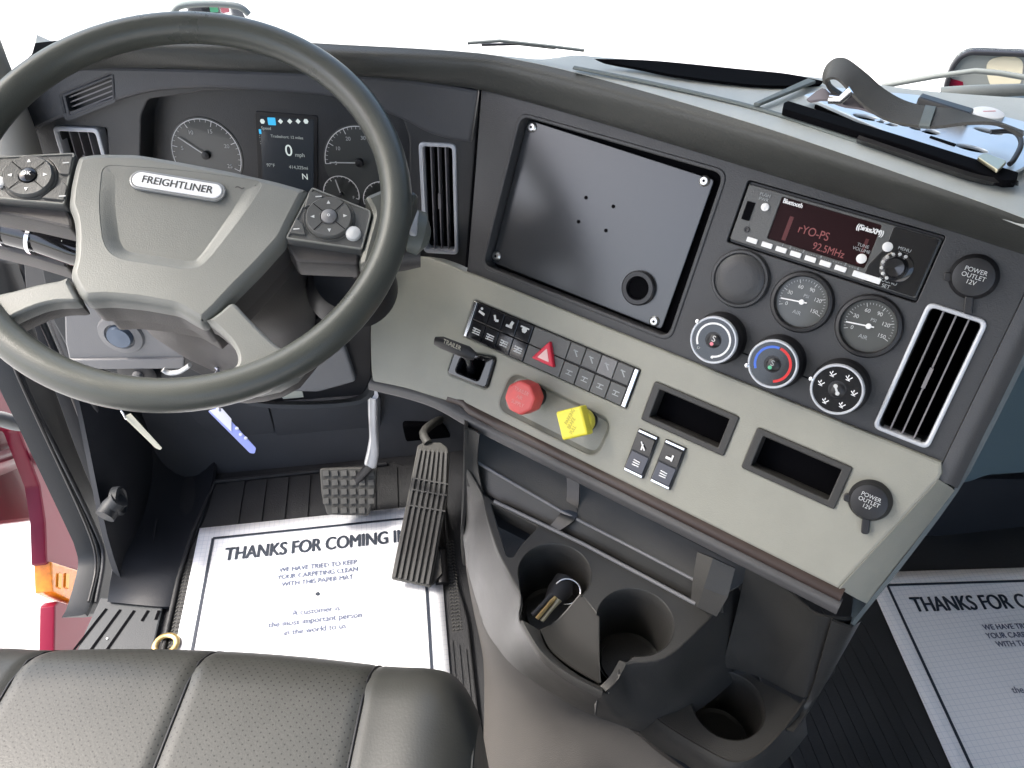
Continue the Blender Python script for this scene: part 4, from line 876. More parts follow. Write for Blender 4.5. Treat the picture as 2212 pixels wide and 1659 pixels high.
# spokes with switch pods
def pod(outl, lowl, ring_c, side):
    sp = plate("switch_pod", WH, [roundp(wp(outl, 0), .003)], -.022, .0, 'btn', wh, bev=.0015)
    plate("pod_trim", WH, [roundp(wp(outl, 0), .003), inset([tuple(p) for p in roundp(wp(outl, 0), .003)], (.0018 if area(wp(outl, 0)) > 0 else -.0018))], -.001, .0012, 'hub', sp, bev=.0004)
    plate("pod_underside", WH, [roundp(wp(lowl, -.012), .004)], -.040, -.012, 'hub2', sp, bev=.003)
    a, b = WH.px(*ring_c, .003); F2 = WH.sub(a, b)
    pad = lathe("direction_pad", F2, 0, 0, [(.0258, .0), (.0250, .0018), (.0238, .0012), (.0232, .0012), (.0228, .0045), (.0215, .0058), (.009, .0052), (.0085, .0030)], 'btn', sp)
    lathe("pad_center", F2, 0, 0, [(.0082, .0030), (.0078, .0065), (.006, .0080), (0, .0086)], 'lower' if side > 0 else 'gloss', pad, 28)
    q = Acc()
    for dg_ in (0, 90, 180, 270):
        t = R(dg_ + 5); c_, s__ = math.cos(t) * .0155, math.sin(t) * .0155
        q.add([F2.P(c_ + .0026 * math.cos(t), s__ + .0026 * math.sin(t), .0060), F2.P(c_ + .0022 * math.cos(t + 2.2), s__ + .0022 * math.sin(t + 2.2), .0060), F2.P(c_ + .0022 * math.cos(t - 2.2), s__ + .0022 * math.sin(t - 2.2), .0060)], [[0, 1, 2]])
    q.build("arrow_marks", 'white' if side < 0 else 'dimwhite', pad, False)
    q = Acc()
    for dg_ in (45, 135, 225, 315):
        t = R(dg_ + 5); q.add(*line_geo(F2, (math.cos(t) * .0088, math.sin(t) * .0088), (math.cos(t) * .0215, math.sin(t) * .0215), .0008, .0060))
    q.build("pad_groove", 'hole', pad, False)
    text(F2, 0, 0, "OK" if side < 0 else "o", .0060, 'white', pad, w=.0089)
    return sp
spR = pod([(674, 405), (800, 455), (802, 466), (783, 540), (617, 516)], [(620, 514), (778, 540), (774, 572), (640, 566), (618, 530)], (711, 470), 1)
spL = pod([(-90, 345), (0, 339), (163, 331), (150, 390), (140, 443), (0, 430), (-90, 425)], [(-90, 425), (0, 428), (142, 445), (157, 478), (155, 494), (60, 472), (-90, 448)], (62, 381), -1)
def wbtn(poly, par_, m='btn', ic_=None):
    plate("corner_button", WH, [roundp(wp(poly, .002), .0012)], 0, .0028, m, par_, bev=.0008)
wbtn([(104, 340), (158, 338), (150, 377), (129, 376), (118, 356)], spL); wbtn([(136, 393), (146, 402), (138, 433), (90, 428)], spL)
wbtn([(668, 412), (700, 424), (676, 442), (657, 450)], spR); wbtn([(640, 470), (655, 485), (660, 508), (625, 503)], spR)
a, b = WH.px(763, 503, .003); lathe("round_thumb_button", WH, a, b, [(.0078, 0), (.0074, .0035), (.0060, .0045), (0, .005)], 'dimwhite', spR, 24)
a, b = WH.px(-2, 392, .003); lathe("round_thumb_button", WH, a, b, [(.0058, 0), (.0054, .0035), (.004, .0045), (0, .005)], 'white', spL, 24)
a3 = Acc()
for px_ in ((640, 495), (688, 425), (142, 352), (134, 424)): a, b = WH.px(*px_, .0035); a3.add(*line_geo(WH, (a - .003, b), (a + .003, b + .0008), .0013, .0034))
a3.build("pod_symbol", 'dimwhite', spR, False)
# spoke arms that join pods to the rim and the two lower spokes
plate("spoke", WH, [roundp(wp([(785, 428), (850, 400), (905, 420), (868, 520), (800, 590), (773, 574), (783, 540), (804, 464)], -.004), .006)], -.028, .0005, 'wheel', wh, bev=.006)
def spoke(pts, w):
    l = cr2(wp(pts, w), 3); sp = plate("spoke", WH, [l], -.012, w, 'hub', wh, bev=.0035, ang=60)
    plate("spoke_underside", WH, [inset(l, .001 if area(l) > 0 else -.001)], -.030, -.0122, 'hub2', sp, bev=.002)  # dark colour stands in for the shade under the spoke
spoke([(447, 692), (475, 672), (502, 653), (530, 679), (566, 716), (596, 743), (614, 751), (650, 740), (720, 690), (640, 815), (520, 850), (440, 830), (464, 808), (502, 794), (513, 774), (502, 744), (474, 713), (447, 692)], .003)
spoke([(146, 601), (158, 626), (167, 650), (120, 653), (78, 663), (30, 684), (8, 700), (-8, 730), (-60, 720), (-90, 640), (0, 633), (78, 614), (146, 601)], .003)
# column
colm = thing("steering_column", wo - wn_ * .2, "grey brown steering column shroud under the wheel with black stalk switch", "steering column")
def ring(c, ra, rb, ax, n=28, e=2.6):
    out = []
    for i in range(n):
        t = 2 * math.pi * i / n; ct, s_ = math.cos(t), math.sin(t)
        out.append(c + u0 * (ra * math.copysign(abs(ct) ** (2 / e), ct)) + v0 * (rb * math.copysign(abs(s_) ** (2 / e), s_)))
    return out
secs = []
for dpt, ra, rb, sh in ((.085, .085, .075, .0), (.11, .100, .085, -.005), (.17, .105, .085, -.005), (.25, .095, .08, .0), (.36, .085, .075, .02)):
    secs.append(ring(wo - wn_ * dpt + v0 * (sh - .005) + u0 * .004, ra, rb, 0))
cv_, cf = [p for s_ in secs for p in s_], []
for j in range(len(secs) - 1):
    for i in range(28): cf.append([j * 28 + i, j * 28 + (i + 1) % 28, (j + 1) * 28 + (i + 1) % 28, (j + 1) * 28 + i])
cf.append(list(range(28)))
mesh("column_shroud", cv_, cf, 'hub2', colm, True, 60)
STk = WH.sub(0, 0, -.095)
def sp_(x_, y_, w=0): return STk.P(*STk.px(x_, y_, w), w)
stl = tube("stalk_switch", [sp_(-40, 478), sp_(30, 497), sp_(95, 512), sp_(170, 540), sp_(240, 560)], [.016, .0185, .0195, .019, .016], 'gloss', colm, seg=20)
for a in (0.12, .52):
    p0 = sp_(-40, 478).lerp(sp_(170, 540), .18 + a * .75); d_ = (sp_(170, 540) - sp_(-40, 478)).normalized() * .0022
    tube("stalk_ring", [p0 - d_, p0 + d_], .0198, 'chrome', stl, seg=20)
a3 = Acc()
for px_ in ((28, 484), (48, 488), (134, 520)): a3.add(*lathe_geo(Fr(sp_(px_[0], px_[1], .018), X, wn_), 0, 0, [(.003, 0), (0, .001)], 8))
a3.build("stalk_mark", 'white', stl)
plate("stalk_base", STk, [roundp([STk.px(*p, -.02) for p in ((-60, 500), (0, 520), (90, 545), (157, 560), (157, 590), (60, 560), (-60, 530))], .006)], -.04, -.012, 'hub2', colm, bev=.006)
PDS = WH.sub(0, 0, -.075)
def pd_(x_, y_, w=0): return PDS.P(*PDS.px(x_, y_, w), w)
psw = tube("shift_paddle", [pd_(760, 585), pd_(820, 568), pd_(868, 552), pd_(908, 552)], [.010, .013, .017, .013], 'hub2', colm, seg=18)
tube("shift_knob", [pd_(872, 500, .012), pd_(888, 500, .014), pd_(908, 506, .012), pd_(922, 512, .008)], [.010, .0185, .0190, .009], 'stalk', psw, seg=22, flat=1.45, ref=v0)
plate("shift_knob_ring", PDS, [roundp([PDS.px(*p, .01) for p in ((886, 478), (905, 476), (900, 530), (884, 528))], .003)], .022, .034, 'silver', psw, bev=.003)
dial_c = pd_(720, 610, -.03)
lathe("column_boot", Fr(dial_c, u0, wn_), .02, 0, [(.052, -.02), (.048, 0), (.04, .008), (0, .006)], 'black', colm)

# ================================================================ driver seat
seat = thing("driver_seat", (-.26, .25, .4), "grey black leather driver seat cushion with perforated middle panels", "seat")
e1 = V3((math.cos(R(10.5)), -math.sin(R(10.5)), 0)); e2 = V3((math.sin(R(10.5)), math.cos(R(10.5)), 0)); sc = V3((-.262, .478, .5)) + e2 * .034
leath = leather(); perf = perforated(None)
seams = [-.31, -.178, 0, .178, .292]
def zprof(a, q):
    z = 0.0
    if q < .07: z -= .055 * (1 - q / .07) ** 2.4
    if q < 0: z = -.055 + q
    for s_ in (-.178, 0, .178): z -= .0035 * math.exp(-((a - s_) / .005) ** 2)
    e = max(0, abs(a) - .235) / .08
    z += .010 * math.exp(-((abs(a) - .24) / .035) ** 2) - .05 * e ** 3
    return z + .006 * math.sin(q * 9)
def fline(a): return -.022 * (a / .29) ** 2 - .035 * max(0, (abs(a) - .25) / .042) ** 2.2
for i in range(4):
    a0, a1 = seams[i], seams[i + 1]; vs_, fs = [], []; na, nq = 36, 60
    for jq in range(nq + 1):
        qq = -.16 + .16 * jq / 12 if jq <= 12 else .60 * ((jq - 12) / (nq - 12)) ** 1.3
        for ja in range(na + 1):
            a = a0 + (a1 - a0) * ja / na
            p = sc + e1 * a + e2 * (fline(a) - (max(qq, 0) if True else 0)) + Z * zprof(a, qq)
            if qq < 0: p += e2 * (.010 * math.sin(max(-1, qq / .1)) )
            vs_.append(p)
    for jq in range(nq):
        for ja in range(na): k = jq * (na + 1) + ja; fs.append([k, k + 1, k + na + 2, k + na + 1])
    nm = "seat_bolster" if i in (0, 3) else "seat_panel"
    mesh(nm, vs_, fs, leath if i in (0, 3) else perf, seat, True, 60)
for s_ in (-.178, 0, .178):
    tube("seam_piping", [sc + e1 * s_ + e2 * (fline(s_) - q) + Z * (zprof(s_, q) + .0006) for q in [.0, .008, .02, .04, .07, .1, .15, .2, .3, .4, .55]], .0016, 'black', seat, seg=8)
side = [[sc + e1 * (.291 + .003 * k) + e2 * (fline(.291) - q) + Z * (zprof(.291, q) - .05 * k) for k in (0, 1, 2, 3)] for q in (0.001, .05, .1, .2, .35, .6)]
grid("seat_side", side, leath, seat, 2, 3, .004)
plate("seat_base", Fr(sc - Z * .17 - e2 * .3, e1, Z), [rr(-.25, -.22, .25, .2, .03)], -.32, 0, 'black', seat, bev=.01)

# ================================================================ floor mats, paper mats
rm = plate("rubber_mat", FL, [roundp([(-.505, .2), (-.505, 1.0), (-.47, 1.20), (-.10, 1.205), (0.0, 1.15), (.012, .90), (.028, .80), (.030, .2)], .02)], -.004, .004, 'rubber', None, bev=.003)
tag(rm, "black ribbed rubber floor mat under the driver's paper mat", "floor mat")
rb = Acc()
for i in range(9): x_ = -.44 + i * .045; rb.add(*boxg(FL, x_, 1.02, x_ + .036, 1.185, .003, .0075))
for i in range(3): rb.add(*boxg(FL, -.008 + i * .011, .25, -.003 + i * .011, .76 - i * .01, .003, .0065))
rb.build("ribbed_tread", 'rubber', rm, False)
tr_ = tube("raised_edge", [V3((-.498, .3, .005)), V3((-.498, .95, .006)), V3((-.49, 1.06, .006)), V3((-.465, 1.19, .008)), V3((-.11, 1.195, .008))], .005, 'rubber', rm, seg=8)
def chev(fr, a0, b0, a1, b1, st, parent):
    c = Acc(); y_ = b0
    while y_ < b1:
        x_ = a0
        while x_ < a1: c.add(*boxg(fr.sub(x_, y_, 0, R(45)), -.0022, -.0009, .0022, .0009, .0035, .0055)); c.add(*boxg(fr.sub(x_ + st / 2, y_, 0, R(-45)), -.0022, -.0009, .0022, .0009, .0035, .0055)); x_ += st
        y_ += st * .8
    c.build("tread_pattern", 'pedal', parent, False)
chev(FL, -.49, .78, -.478, 1.0, .010, rm); chev(FL, .0, .78, .015, .98, .009, rm)
paper = papermat()
def pmat(x0, y1, label, rotd):
    w_, h_ = .465, .52; K_ = R(rotd); F2 = Fr((x0 + w_ / 2, y1 - h_ / 2, .0085), (math.cos(K_), math.sin(K_), 0), Z)
    pm = mesh("paper_mat", *(lambda n_: ([F2.P(-w_ / 2 + w_ * i / n_, h_ / 2 - h_ * j / n_, .0003 * math.sin(i * .9 + x0 * 9) * math.sin(j * .7)) for j in range(n_ + 1) for i in range(n_ + 1)], [[j * (n_ + 1) + i, j * (n_ + 1) + i + 1, (j + 1) * (n_ + 1) + i + 1, (j + 1) * (n_ + 1) + i] for j in range(n_) for i in range(n_)]))(24), paper, None, True)
    s_ = pm.modifiers.new("thickness", 'SOLIDIFY'); s_.thickness = .0006
    tag(pm, label, "paper mat", "printed paper floor mats")
    ink = mat("navy ink", (.020, .028, .045), .6); M['ink'] = ink; M['ink2'] = mat("faded ink", (.10, .12, .19), .6)
    b_ = Acc(); A0, A1, B0, B1 = -w_ / 2 + .030, w_ / 2 - .030, -h_ / 2 + .03, h_ / 2 - .030
    W0 = .0022
    for p, q in (((A0, B1), (A1, B1)), ((A1, B1), (A1, B0)), ((A1, B0), (A0, B0)), ((A0, B0), (A0, B1))): b_.add(*line_geo(F2, p, q, .0050, W0))
    b_.add(*lathe_geo(F2, .005, .075, [(.0042, W0), (0, W0 + .0001)], 20))
    b_.build("printed_border", 'ink', pm, False)
    text(F2, 0, .186, "THANKS FOR COMING IN", .0430, 'ink', pm, w=W0, xs=.69, bold=.0011)
    for i, t_ in enumerate(("WE HAVE TRIED TO KEEP", "YOUR CARPETING CLEAN", "WITH THIS PAPER MAT")): text(F2, .003, .137 - i * .0165, t_, .0148, 'ink2', pm, w=W0, xs=.85, bold=.0003)
    for i, t_ in enumerate(("A customer is", "the most important person", "in the world to us")): text(F2, .004, .040 - i * .019, t_, .0165, 'ink2', pm, w=W0, xs=.9, bold=.0002)
    return pm
pmat(-.477, 1.068, "white paper mat printed THANKS FOR COMING below the pedals, in front of the driver seat", 0)
pmat(.745, .775, "shaded bluish paper mat printed THANKS FOR COMING on the passenger side floor", -5.5)
pr = plate("rubber_mat", FL, [roundp([(.50, .1), (.50, .80), (.62, .92), (1.3, .92), (1.3, .1)], .02)], -.004, .004, 'rubber', None, bev=.003)
tag(pr, "black rubber floor mat on the passenger side right of the console", "floor mat")
rb = Acc()
for i in range(11): rb.add(*boxg(FL, .52 + i * .02, .15, .531 + i * .02, .78, .003, .0062))
rb.build("ribbed_tread", 'rubber', pr, False)
gh = tube("floor_ring", [hz(358, 1392, .014) + V3((math.cos(R(t)) * .018, math.sin(R(t)) * .018, 0)) for t in range(0, 360, 15)], .0052, 'gold', None, closed=True, seg=10, flat=.6)
tag(gh, "brass coloured ring fixed to the floor beside the sill, left of the paper mat", "ring")

# ================================================================ pedals
ac = thing("accelerator_pedal", hz(888, 1258, .03), "long ribbed grey accelerator pedal over the right edge of the paper mat", "pedal")
B0_ = hz(888, 1260, .035); T0_ = hit(936, 957, V3((0, -1, -.0)), (0, 1.13, 0)); dirv = (T0_ - B0_).normalized()
APn = dirv.cross(X).normalized(); APn = APn if APn.z > 0 else -APn
AP = Fr(B0_, APn.cross(dirv) * -1, APn)
if AP.u.x < 0: AP = Fr(B0_, -AP.u, APn)
def ap(l, w=0): return [AP.px(*p, w) for p in l]
pl_ = ap([(902, 962), (915, 955), (952, 955), (966, 966), (971, 985), (966, 1080), (931, 1267), (845, 1249), (885, 1050)])
pad = plate("pedal_pad", AP, [roundp(pl_, .004)], -.008, 0, 'pedal', ac, bev=.002)
q = Acc()
for i in range(7):
    f_ = (i + .5) / 7
    def L_(k0, k1): return (Vector(AP.px(*k0)).lerp(Vector(AP.px(*k1)), f_))
    ll = [L_((903, 972), (968, 978)), L_((886, 1050), (966, 1060)), L_((846, 1246), (930, 1264))]
    for p, s_ in zip(ll, ll[1:]): q.add(*boxg(AP.sub(*(p), 0, math.atan2((s_ - p).y, (s_ - p).x)), 0, -.0022, (s_ - p).length, .0022, -.001, .0042))
for y_ in (1038, 1062, 1096): p, s_ = Vector(AP.px(890 - (y_ - 1038) * .2, y_ - 4)), Vector(AP.px(968 - (y_ - 1038) * .1, y_ + 10)); q.add(*boxg(AP.sub(*(p), 0, math.atan2((s_ - p).y, (s_ - p).x)), 0, -.0014, (s_ - p).length, .0014, -.001, .0046))
q.build("pad_rib", mat("worn rib rubber", (.082, .083, .082), .6), pad, False)
tube("pedal_bracket", [AP.P(*AP.px(950, 1180), -.02), AP.P(*AP.px(945, 1090), -.03), hz(955, 1262, .012)], .012, 'black', ac)
plate("pedal_side", AP, [ap([(946, 1185), (952, 1200), (955, 1240), (934, 1262), (928, 1250)], -.012)], -.020, -.009, 'pedal', ac)
tube("pedal_linkage", cr([hy(925, 958, 1.13), hy(915, 935, 1.16), hy(935, 915, 1.2), hy(950, 908, 1.24)], 3), .009, 'pedal', ac)
ab = plate("pedal_mount", FW_, [roundp([FW_.px(*p) for p in ((868, 905), (955, 905), (975, 930), (960, 1000), (905, 980), (880, 960))], .01)], 0, .02, 'hole', ac, bev=.004)
br = thing("brake_pedal", hz(750, 1110, .03), "brake pedal with square-dotted rubber pad hanging from a bright steel arm", "pedal")
BPc = hz(752, 1062, .085); BP = Fr(BPc, X, V3((0, -.75, .66)))
def bp_(l, w=0): return [BP.px(*p, w) for p in l]
bo = roundp(bp_([(690, 1012), (815, 1008), (812, 1060), (797, 1115), (706, 1112), (694, 1068)]), .006)
bpad = plate("pedal_pad", BP, [bo], -.012, 0, 'pedal', br, bev=.003)
q = Acc()
for i in range(6):
    for j in range(5):
        c_ = Vector(BP.px(704 + i * 19.5, 1022 + j * 20)); 
        if inpoly(c_[0], c_[1], inset([tuple(p) for p in bo], .003 if area(bo) > 0 else -.003)): q.add(*boxg(BP, c_[0] - .0055, c_[1] - .0052, c_[0] + .0055, c_[1] + .0052, -.001, .003))
q.build("pad_block", mat("worn pad rubber", (.10, .10, .095), .6), bpad, False)
tube("pedal_arm", cr([hy(806, 850, 1.02), hy(806, 900, 1.04), hy(808, 945, 1.06), hy(806, 975, 1.07), hy(800, 1004, 1.075)], 4), .0078, 'steel', br, seg=12, flat=1.6)
tube("arm_edge", cr([hy(800, 850, 1.015), hy(800, 900, 1.035), hy(802, 945, 1.055), hy(798, 975, 1.065), hy(791, 1002, 1.07)], 4), .0022, 'white', br, seg=8)
tube("pedal_lever", [hy(800, 1004, 1.075), BPc - BP.n * .02], .009, 'black', br)
cb = tube("brake_cable", cr([hy(845, 1020, 1.2), hy(860, 1040, 1.18), hy(880, 1056, 1.16), hy(905, 1070, 1.14)], 4), .005, 'kick2', None)
tag(cb, "thin dark cable curving between the brake and accelerator pedals", "cable")

# ================================================================ hanging tags and keys
t1g = Fr(hy(305, 935, .72), (hy(345, 965, .72) - hy(268, 900, .72)), V3((0.1, -.9, .5)))
tg = thing("card_tag", t1g.o, "small beige flat tag hanging under the steering wheel rim", "tag")
TGf = Fr(hy(305, 935, .72), X, V3((0, -.9, .45)))
plate("card", TGf, [roundp([TGf.px(*p) for p in ((266, 900), (282, 893), (350, 968), (346, 972), (336, 968))], .001)], -.0008, 0, 'tag', tg, bev=0)
tube("tag_wire", cr([hy(262, 888, .74), hy(268, 897, .73), hy(272, 905, .72)], 3), .0012, 'chrome', tg, seg=6)
tg2 = thing("key_tag", hy(500, 920, .72), "blue and white key tag dangling below the steering wheel rim", "key tag")
TB = Fr(hy(500, 920, .74), X, V3((0, -.9, .45)))
pt_ = plate("tag_card", TB, [roundp([TB.px(*p) for p in ((449, 888), (472, 880), (553, 968), (550, 980), (540, 979))], .002)], -.001, 0, 'tagb', tg2, bev=0)
plate("pale_panel", TB, [roundp([TB.px(*p) for p in ((452, 886), (480, 882), (500, 905), (500, 932))], .001)], 0, .0006, 'tagw', tg2, bev=0)
a3 = Acc()
for px_ in ((512, 925), (520, 938), (531, 946)): a, b = TB.px(*px_); a3.add(*lathe_geo(TB, a, b, [(.0022, .0008), (0, .0010)], 8))
a3.build("tag_mark", 'tagw', tg2)
tube("tag_cord", cr([hy(463, 790, .84), hy(472, 800, .82), hy(466, 812, .80), hy(470, 870, .75), hy(474, 888, .742)], 4), .0022, 'tagw', tg2, seg=8)
kr_ = thing("key_bunch", T1.P(c1[0], c1[1], -.05), "dark keys with a brass coloured key lying in the left cup holder", "keys")
kp = lambda x_, y_, z_: hz(x_, y_, z_)
tube("key_ring", [kp(1225, 1278, .455) + V3((math.cos(R(t)) * .016, math.sin(R(t)) * .012, math.sin(R(t)) * .008)) for t in range(0, 360, 15)], .0013, 'chrome', kr_, closed=True, seg=8)
tube("key_fob", [kp(1222, 1248, .455), kp(1210, 1275, .455), kp(1196, 1300, .458)], [.012, .015, .011], 'black', kr_, flat=.5)
for i, (p, s_, m_) in enumerate((((1200, 1290), (1160, 1336), 'gold'), ((1208, 1296), (1170, 1342), 'key'), ((1192, 1284), (1150, 1328), 'black'))):
    A, B = kp(*p, .463 + .004 * i), kp(*s_, .466 + .004 * i); tube("key", [A, A.lerp(B, .4), B], [.0035, .0024, .0024], m_, kr_, seg=8, flat=.35)

# ================================================================ things on the dash top
DT = Fr((0, 0, .955), US, Z)
def dt_(l, z=.955): f = Fr((0, 0, z), US, Z); return [f.px(*p) for p in l]
doc = thing("dash_tray", DT.P(*DT.px(1950, 300), 0), "bright perforated metal tray in a black channel on top of the dash", "tray")
plo = roundp(dt_([(1735, 205), (1800, 188), (1985, 205), (2212, 262), (2330, 300), (2190, 372), (1950, 300)]), .004)
holes = []
for x_, y_, w_, h_ in ((1871, 253, .012, .006), (1905, 262, .006, .004), (1925, 268, .006, .004), (1953, 268, .007, .005), (1981, 276, .007, .005), (2010, 284, .008, .006), (2099, 320, .013, .006), (2135, 283, .012, .005)):
    a, b = DT.px(x_, y_); holes.append(circ(a, b, w_, 20, h_))
holes.append(roundp(dt_([(1955, 277), (1958, 272), (2008, 291), (2005, 297)]), .001))
tpl = plate("tray_plate", DT, [plo] + holes[:8], -.003, 0, 'tray', doc, bev=.0006)
plate("tray_underlay", DT, [roundp(dt_([(1760, 212), (1985, 215), (2212, 270), (2290, 300), (2180, 360), (1950, 296)]), .004)], -.010, -.006, 'hole', doc, bev=0)
rl = plate("front_channel", DT, [roundp(dt_([(1693, 223), (1702, 219), (2200, 374), (2196, 392), (2170, 393), (1950, 316), (1691, 237)]), .002)], -.005, .001, 'hole', doc, bev=.001)
plate("channel_end", DT, [roundp(dt_([(2105, 352), (2122, 344), (2170, 362), (2150, 382)]), .003)], .003, .006, 'key', doc)
grid("channel_lip", [[hz(x_, y_, .953) for x_, y_ in ((1850, 300), (2000, 350), (2120, 388), (2190, 398))], [hz(x_, y_, .948) for x_, y_ in ((1850, 308), (2000, 360), (2120, 398), (2200, 402))]], 'gloss', doc, 4, 1, .004)
plate("foam_block", DT, [roundp(dt_([(1982, 214), (1990, 204), (2104, 238), (2096, 250)], .965), .002)], .0, .012, 'black', doc, bev=.002)
a, b = DT.px(2132, 250); cp = lathe("clamp_disc", DT, a, b, [(.014, .0), (.014, .003), (.012, .004), (0, .004)], 'white', doc, 28)
text(DT, a, b, "/", .016, 'redprint', cp, w=.0043, rot=R(-35))
plate("slot_mark", DT, [roundp(dt_([(2007, 298), (2010, 294), (2066, 312), (2062, 317)]), .001)], 0, .0005, 'hole', doc, bev=0)
tube("tray_cable", cr([hz(2140, 285, .965), hz(2190, 285, .967), hz(2206, 310, .965), hz(2190, 345, .96), hz(2180, 355, .958)], 4), .0022, 'black', doc, seg=8)
zc = lambda x_, y_: (1459.9 + .34 * x_, 44.2 + .34 * y_)
tops = [(935, 400), (930, 350), (955, 285), (1010, 240), (1080, 240), (1150, 285), (1230, 350), (1320, 430), (1450, 505), (1600, 545), (1750, 560), (1900, 600), (2050, 640), (2212, 700)]
bots = [(1090, 500), (1010, 480), (960, 430), (950, 375), (1010, 360), (1070, 400), (1130, 470), (1230, 560), (1350, 625), (1500, 660), (1650, 670), (1850, 645), (2050, 650), (2212, 730)]
ts_ = [-.62, -.620, -.618, -.612, -.606, -.60, -.597, -.594, -.592, -.590, -.588, -.590, -.594, -.60]
sr = [ht(*zc(*p), t - .025) for p, t in zip(tops, ts_)]; sl_ = [ht(*zc(*p), t) for p, t in zip(bots, ts_)]
stp = grid("elastic_strap", [sr, [a.lerp(b, .5) + (CAM - a).normalized() * .001 for a, b in zip(sr, sl_)], sl_], 'strap', None, 4, 2, .0022)
tag(stp, "dark grey elastic strap looped over the metal tray on the dash top", "strap")
bk = tube("strap_buckle", [ht(*zc(*p), -.60) for p in ((975, 500), (1050, 505), (1120, 440))], .0035, 'chrome', stp, seg=8)
grid("strap_tail", [[ht(*zc(*p), -.61) for p in ((830, 500), (930, 430), (1000, 470), (1150, 480), (1290, 590))], [ht(*zc(*p), -.60) for p in ((850, 510), (960, 500), (1080, 540), (1200, 560), (1320, 600))]], mat("strap tail", (.16, .14, .15), .8), stp, 3, 1, .002)
grid("strap_sleeve", [[p.lerp(q, k) + (CAM - p).normalized() * (.0035 if 0 < k < 1 else .001) for k in (-.04, .2, .5, .8, 1.04)] for p, q in ((sr[8].lerp(sr[9], .9), sl_[9].lerp(sl_[10], .3)), (sr[9].lerp(sr[10], .35), sl_[9].lerp(sl_[10], .75)))], 'pillar', stp, 3, 1, .002)

# ================================================================ outside the glass
cw = grid("windshield_border", [[hz(x_, y_, .95) for x_, y_ in ((1283, 127), (1380, 129), (1460, 135), (1600, 149), (1700, 159), (1778, 175))], [hz(x_, y_, .948) for x_, y_ in ((1290, 131), (1380, 146), (1460, 162), (1600, 180), (1690, 185), (1772, 181))]], 'hole', dash, 4, 1, .003)
plate("dash_top_bead", Fr((0, 0, .95), US, Z), [roundp(dt_([(1627, 226), (1640, 228), (1762, 178), (1745, 172)], .951), .001)], 0, .003, 'pillar', dash, bev=.001)
plate("dash_left_corner", Fr((0, 0, .94), X, Z), [[Fr((0, 0, .94), X, Z).px(*p) for p in ((70, 128), (78, 100), (200, 86), (240, 84), (236, 110), (90, 135))]], -.004, .004, 'hole', dash, bev=.001)
wp_ = thing("wiper", hy(1130, 95, 1.45), "thin dark windshield wiper lying outside the glass beyond the dash", "wiper")
tube("wiper_arm", [hy(1010, 93, 1.45), hy(1080, 88, 1.45), hy(1190, 100, 1.45), hy(1262, 109, 1.45)], .003, 'pillar', wp_, seg=8)
tube("wiper_blade", [hy(1040, 97, 1.46), hy(1120, 95, 1.46), hy(1200, 104, 1.46)], .0025, 'black', wp_, seg=8)
hm = thing("hood_mirror", hy(455, 20, 2.2), "rounded hood mirror seen above the top of the steering wheel", "mirror")
tube("mirror_frame", cr([hy(x_, y_, 2.2) for x_, y_ in ((374, 29), (383, 16), (405, 10), (450, 8), (500, 11), (522, 17), (538, 31))], 4), .008, 'pillar', hm, seg=10)
MF = Fr(hy(455, 25, 2.21), X, -Y)
plate("mirror_glass", MF, [roundp([MF.px(*p) for p in ((378, 45), (384, 18), (405, 12), (500, 13), (520, 19), (534, 45))], .01)], -.02, 0, mat("bright mirror", (.95, .97, .98), .05, metal=1), hm, bev=0)
for px_, m_ in (((462, 19), 'greenprint'), ((486, 20), 'redprint')):
    a, b = MF.px(*px_); plate("mirror_decal", MF, [rr(a - .010, b - .008, a + .010, b + .008, .004)], 0, .001, m_, hm, bev=0)
tube("mirror_post", [hy(455, 40, 2.22), hy(455, 160, 2.25), hy(455, 300, 2.3)], .012, 'pillar', hm, seg=10)
dm = thing("door_mirror", hit(2140, 170, X, (1.65, 0, 0)), "black framed side mirror on arms outside the passenger window", "mirror")
DM = Fr(hit(2140, 160, V3((-.5, -.86, 0)), (1.5, 1.5, 0)), V3((.86, -.5, 0)), V3((-.5, -.86, 0)))
mo = [DM.px(*p) for p in ((2034, 200), (2051, 146), (2070, 120), (2095, 108), (2212, 112), (2290, 120), (2290, 205))]
plate("mirror_housing", DM, [roundp(mo, .02), inset([tuple(p) for p in roundp(mo, .02)], .010 if area(mo) > 0 else -.010)], -.02, .006, 'kick', dm, bev=.003)
mg = plate("mirror_glass", DM, [roundp(mo, .02)], -.018, -.004, mat("mirror glass grey", (.30, .33, .32), .3, metal=.2), dm, bev=0)
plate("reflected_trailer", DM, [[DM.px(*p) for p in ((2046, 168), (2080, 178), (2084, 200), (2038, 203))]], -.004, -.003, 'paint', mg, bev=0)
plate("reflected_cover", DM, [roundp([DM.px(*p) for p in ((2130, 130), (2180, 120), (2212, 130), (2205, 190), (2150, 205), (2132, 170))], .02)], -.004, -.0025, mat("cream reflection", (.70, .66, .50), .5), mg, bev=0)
tube("mirror_arm", [DM.P(*DM.px(x_, y_, .05), .05) for x_, y_ in ((1905, 186), (2020, 165), (2106, 153), (2160, 158), (2240, 172))], .006, 'pillar', dm, seg=10)
tube("window_sill_rail", [hit(x_, y_, V3((-.5, -.86, 0)), (1.1, 1.0, 0)) for x_, y_ in ((2030, 212), (2100, 208), (2260, 205))], .017, 'pillar', cab, seg=14)
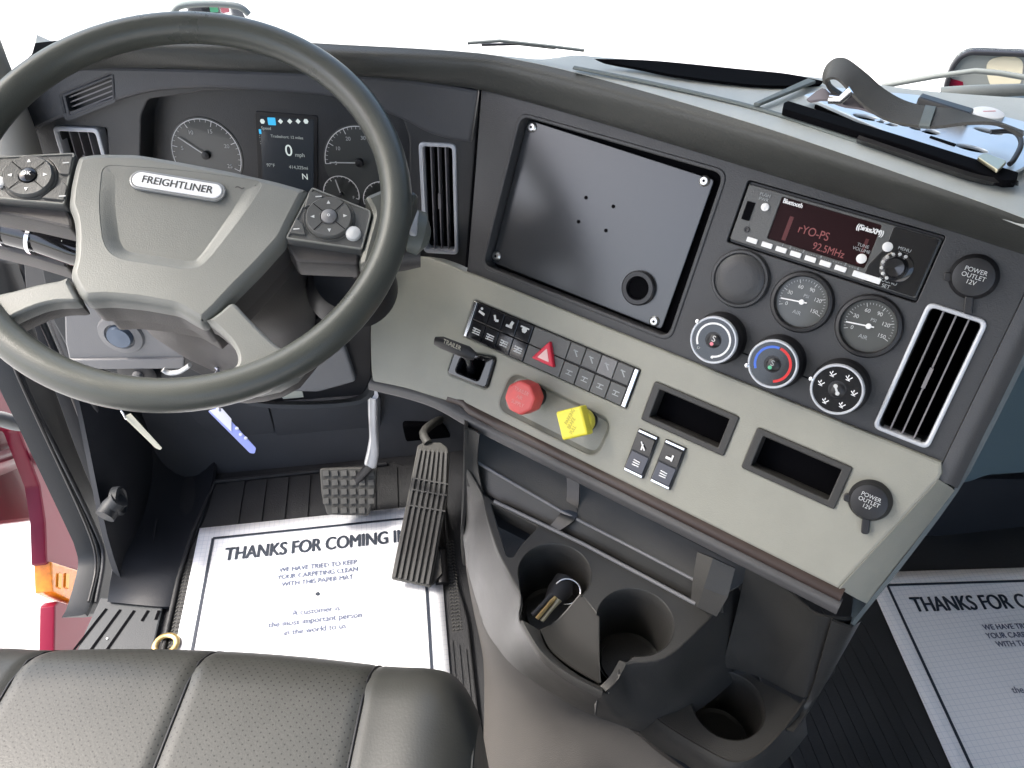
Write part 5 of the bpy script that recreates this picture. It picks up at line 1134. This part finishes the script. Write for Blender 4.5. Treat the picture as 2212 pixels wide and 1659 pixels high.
# exterior body left of the door opening
EXf = Fr((-.86, 0, 0), Y, X)
def ex(l, w=0): return [EXf.px(*p, w) for p in l]
body = thing("truck_fender", EXf.P(*EXf.px(140, 1200)), "glossy maroon lower body panel with amber marker lamp seen through the open door", "body panel")
plate("painted_panel", EXf, [roundp(ex([(-40, 640), (60, 780), (130, 900), (230, 1150), (230, 1250), (100, 1218), (97, 1130), (85, 1050), (40, 930), (-40, 900)]), .006)], -.03, 0, 'paint', body, bev=.006)
al = plate("amber_lamp", EXf, [roundp(ex([(105, 1213), (215, 1248), (205, 1318), (150, 1298), (108, 1278)]), .004)], -.03, .006, 'amber', body, bev=.004)
for x_ in (130, 146): plate("lamp_rib", EXf, [ex([(x_ - 4, 1238), (x_ + 3, 1240), (x_ + 2, 1272), (x_ - 5, 1268)], .008)], .005, .009, mat("bright amber", (.95, .45, .05), .2), al, bev=0)
plate("step_panel", EXf, [roundp(ex([(118, 1308), (128, 1298), (220, 1328), (230, 1440), (116, 1440)]), .004)], -.03, .0, 'paint', body, bev=.005)
dr = thing("open_door", EXf.P(*EXf.px(20, 1000)), "maroon underside of the open driver door at the left edge", "door")
DR = Fr((-.95, 0, 0), Y, X)
def drp(l, w=0): return [DR.px(*p, w) for p in l]
dpn = plate("door_skin", DR, [roundp(drp([(-120, 760), (10, 795), (60, 900), (78, 1000), (92, 1100), (80, 1125), (-120, 1150)]), .01)], -.04, 0, 'paint', dr, bev=.01)
grid("door_jamb", [[DR.P(*DR.px(x_, y_, .02), .02) for x_, y_ in ((-40, 985), (30, 965), (85, 940))], [DR.P(*DR.px(x_, y_, .05), .05) for x_, y_ in ((-40, 1010), (30, 990), (95, 958))], [DR.P(*DR.px(x_, y_, .01), .01) for x_, y_ in ((-40, 1040), (20, 1020), (80, 990))]], 'paint', dr, 4, 4, .006)
hp = cr([hx(x_, y_, -.82) for x_, y_ in ((-50, 900), (0, 905), (40, 915), (85, 915))], 16)
hs_ = tube("corrugated_hose", hp, [.0125 + (.0025 if i % 2 else -.001) for i in range(len(hp))], 'hose', None, seg=16)
tag(hs_, "grey corrugated cable hose between the open door and the door frame", "hose")
gp = plate("hinge_gap", Fr((-.84, 0, 0), Y, X), [roundp([Fr((-.84, 0, 0), Y, X).px(*p) for p in ((70, 978), (110, 975), (128, 1000), (90, 998))], .003)], -.004, .002, 'hole', body, bev=0)
flush_text()
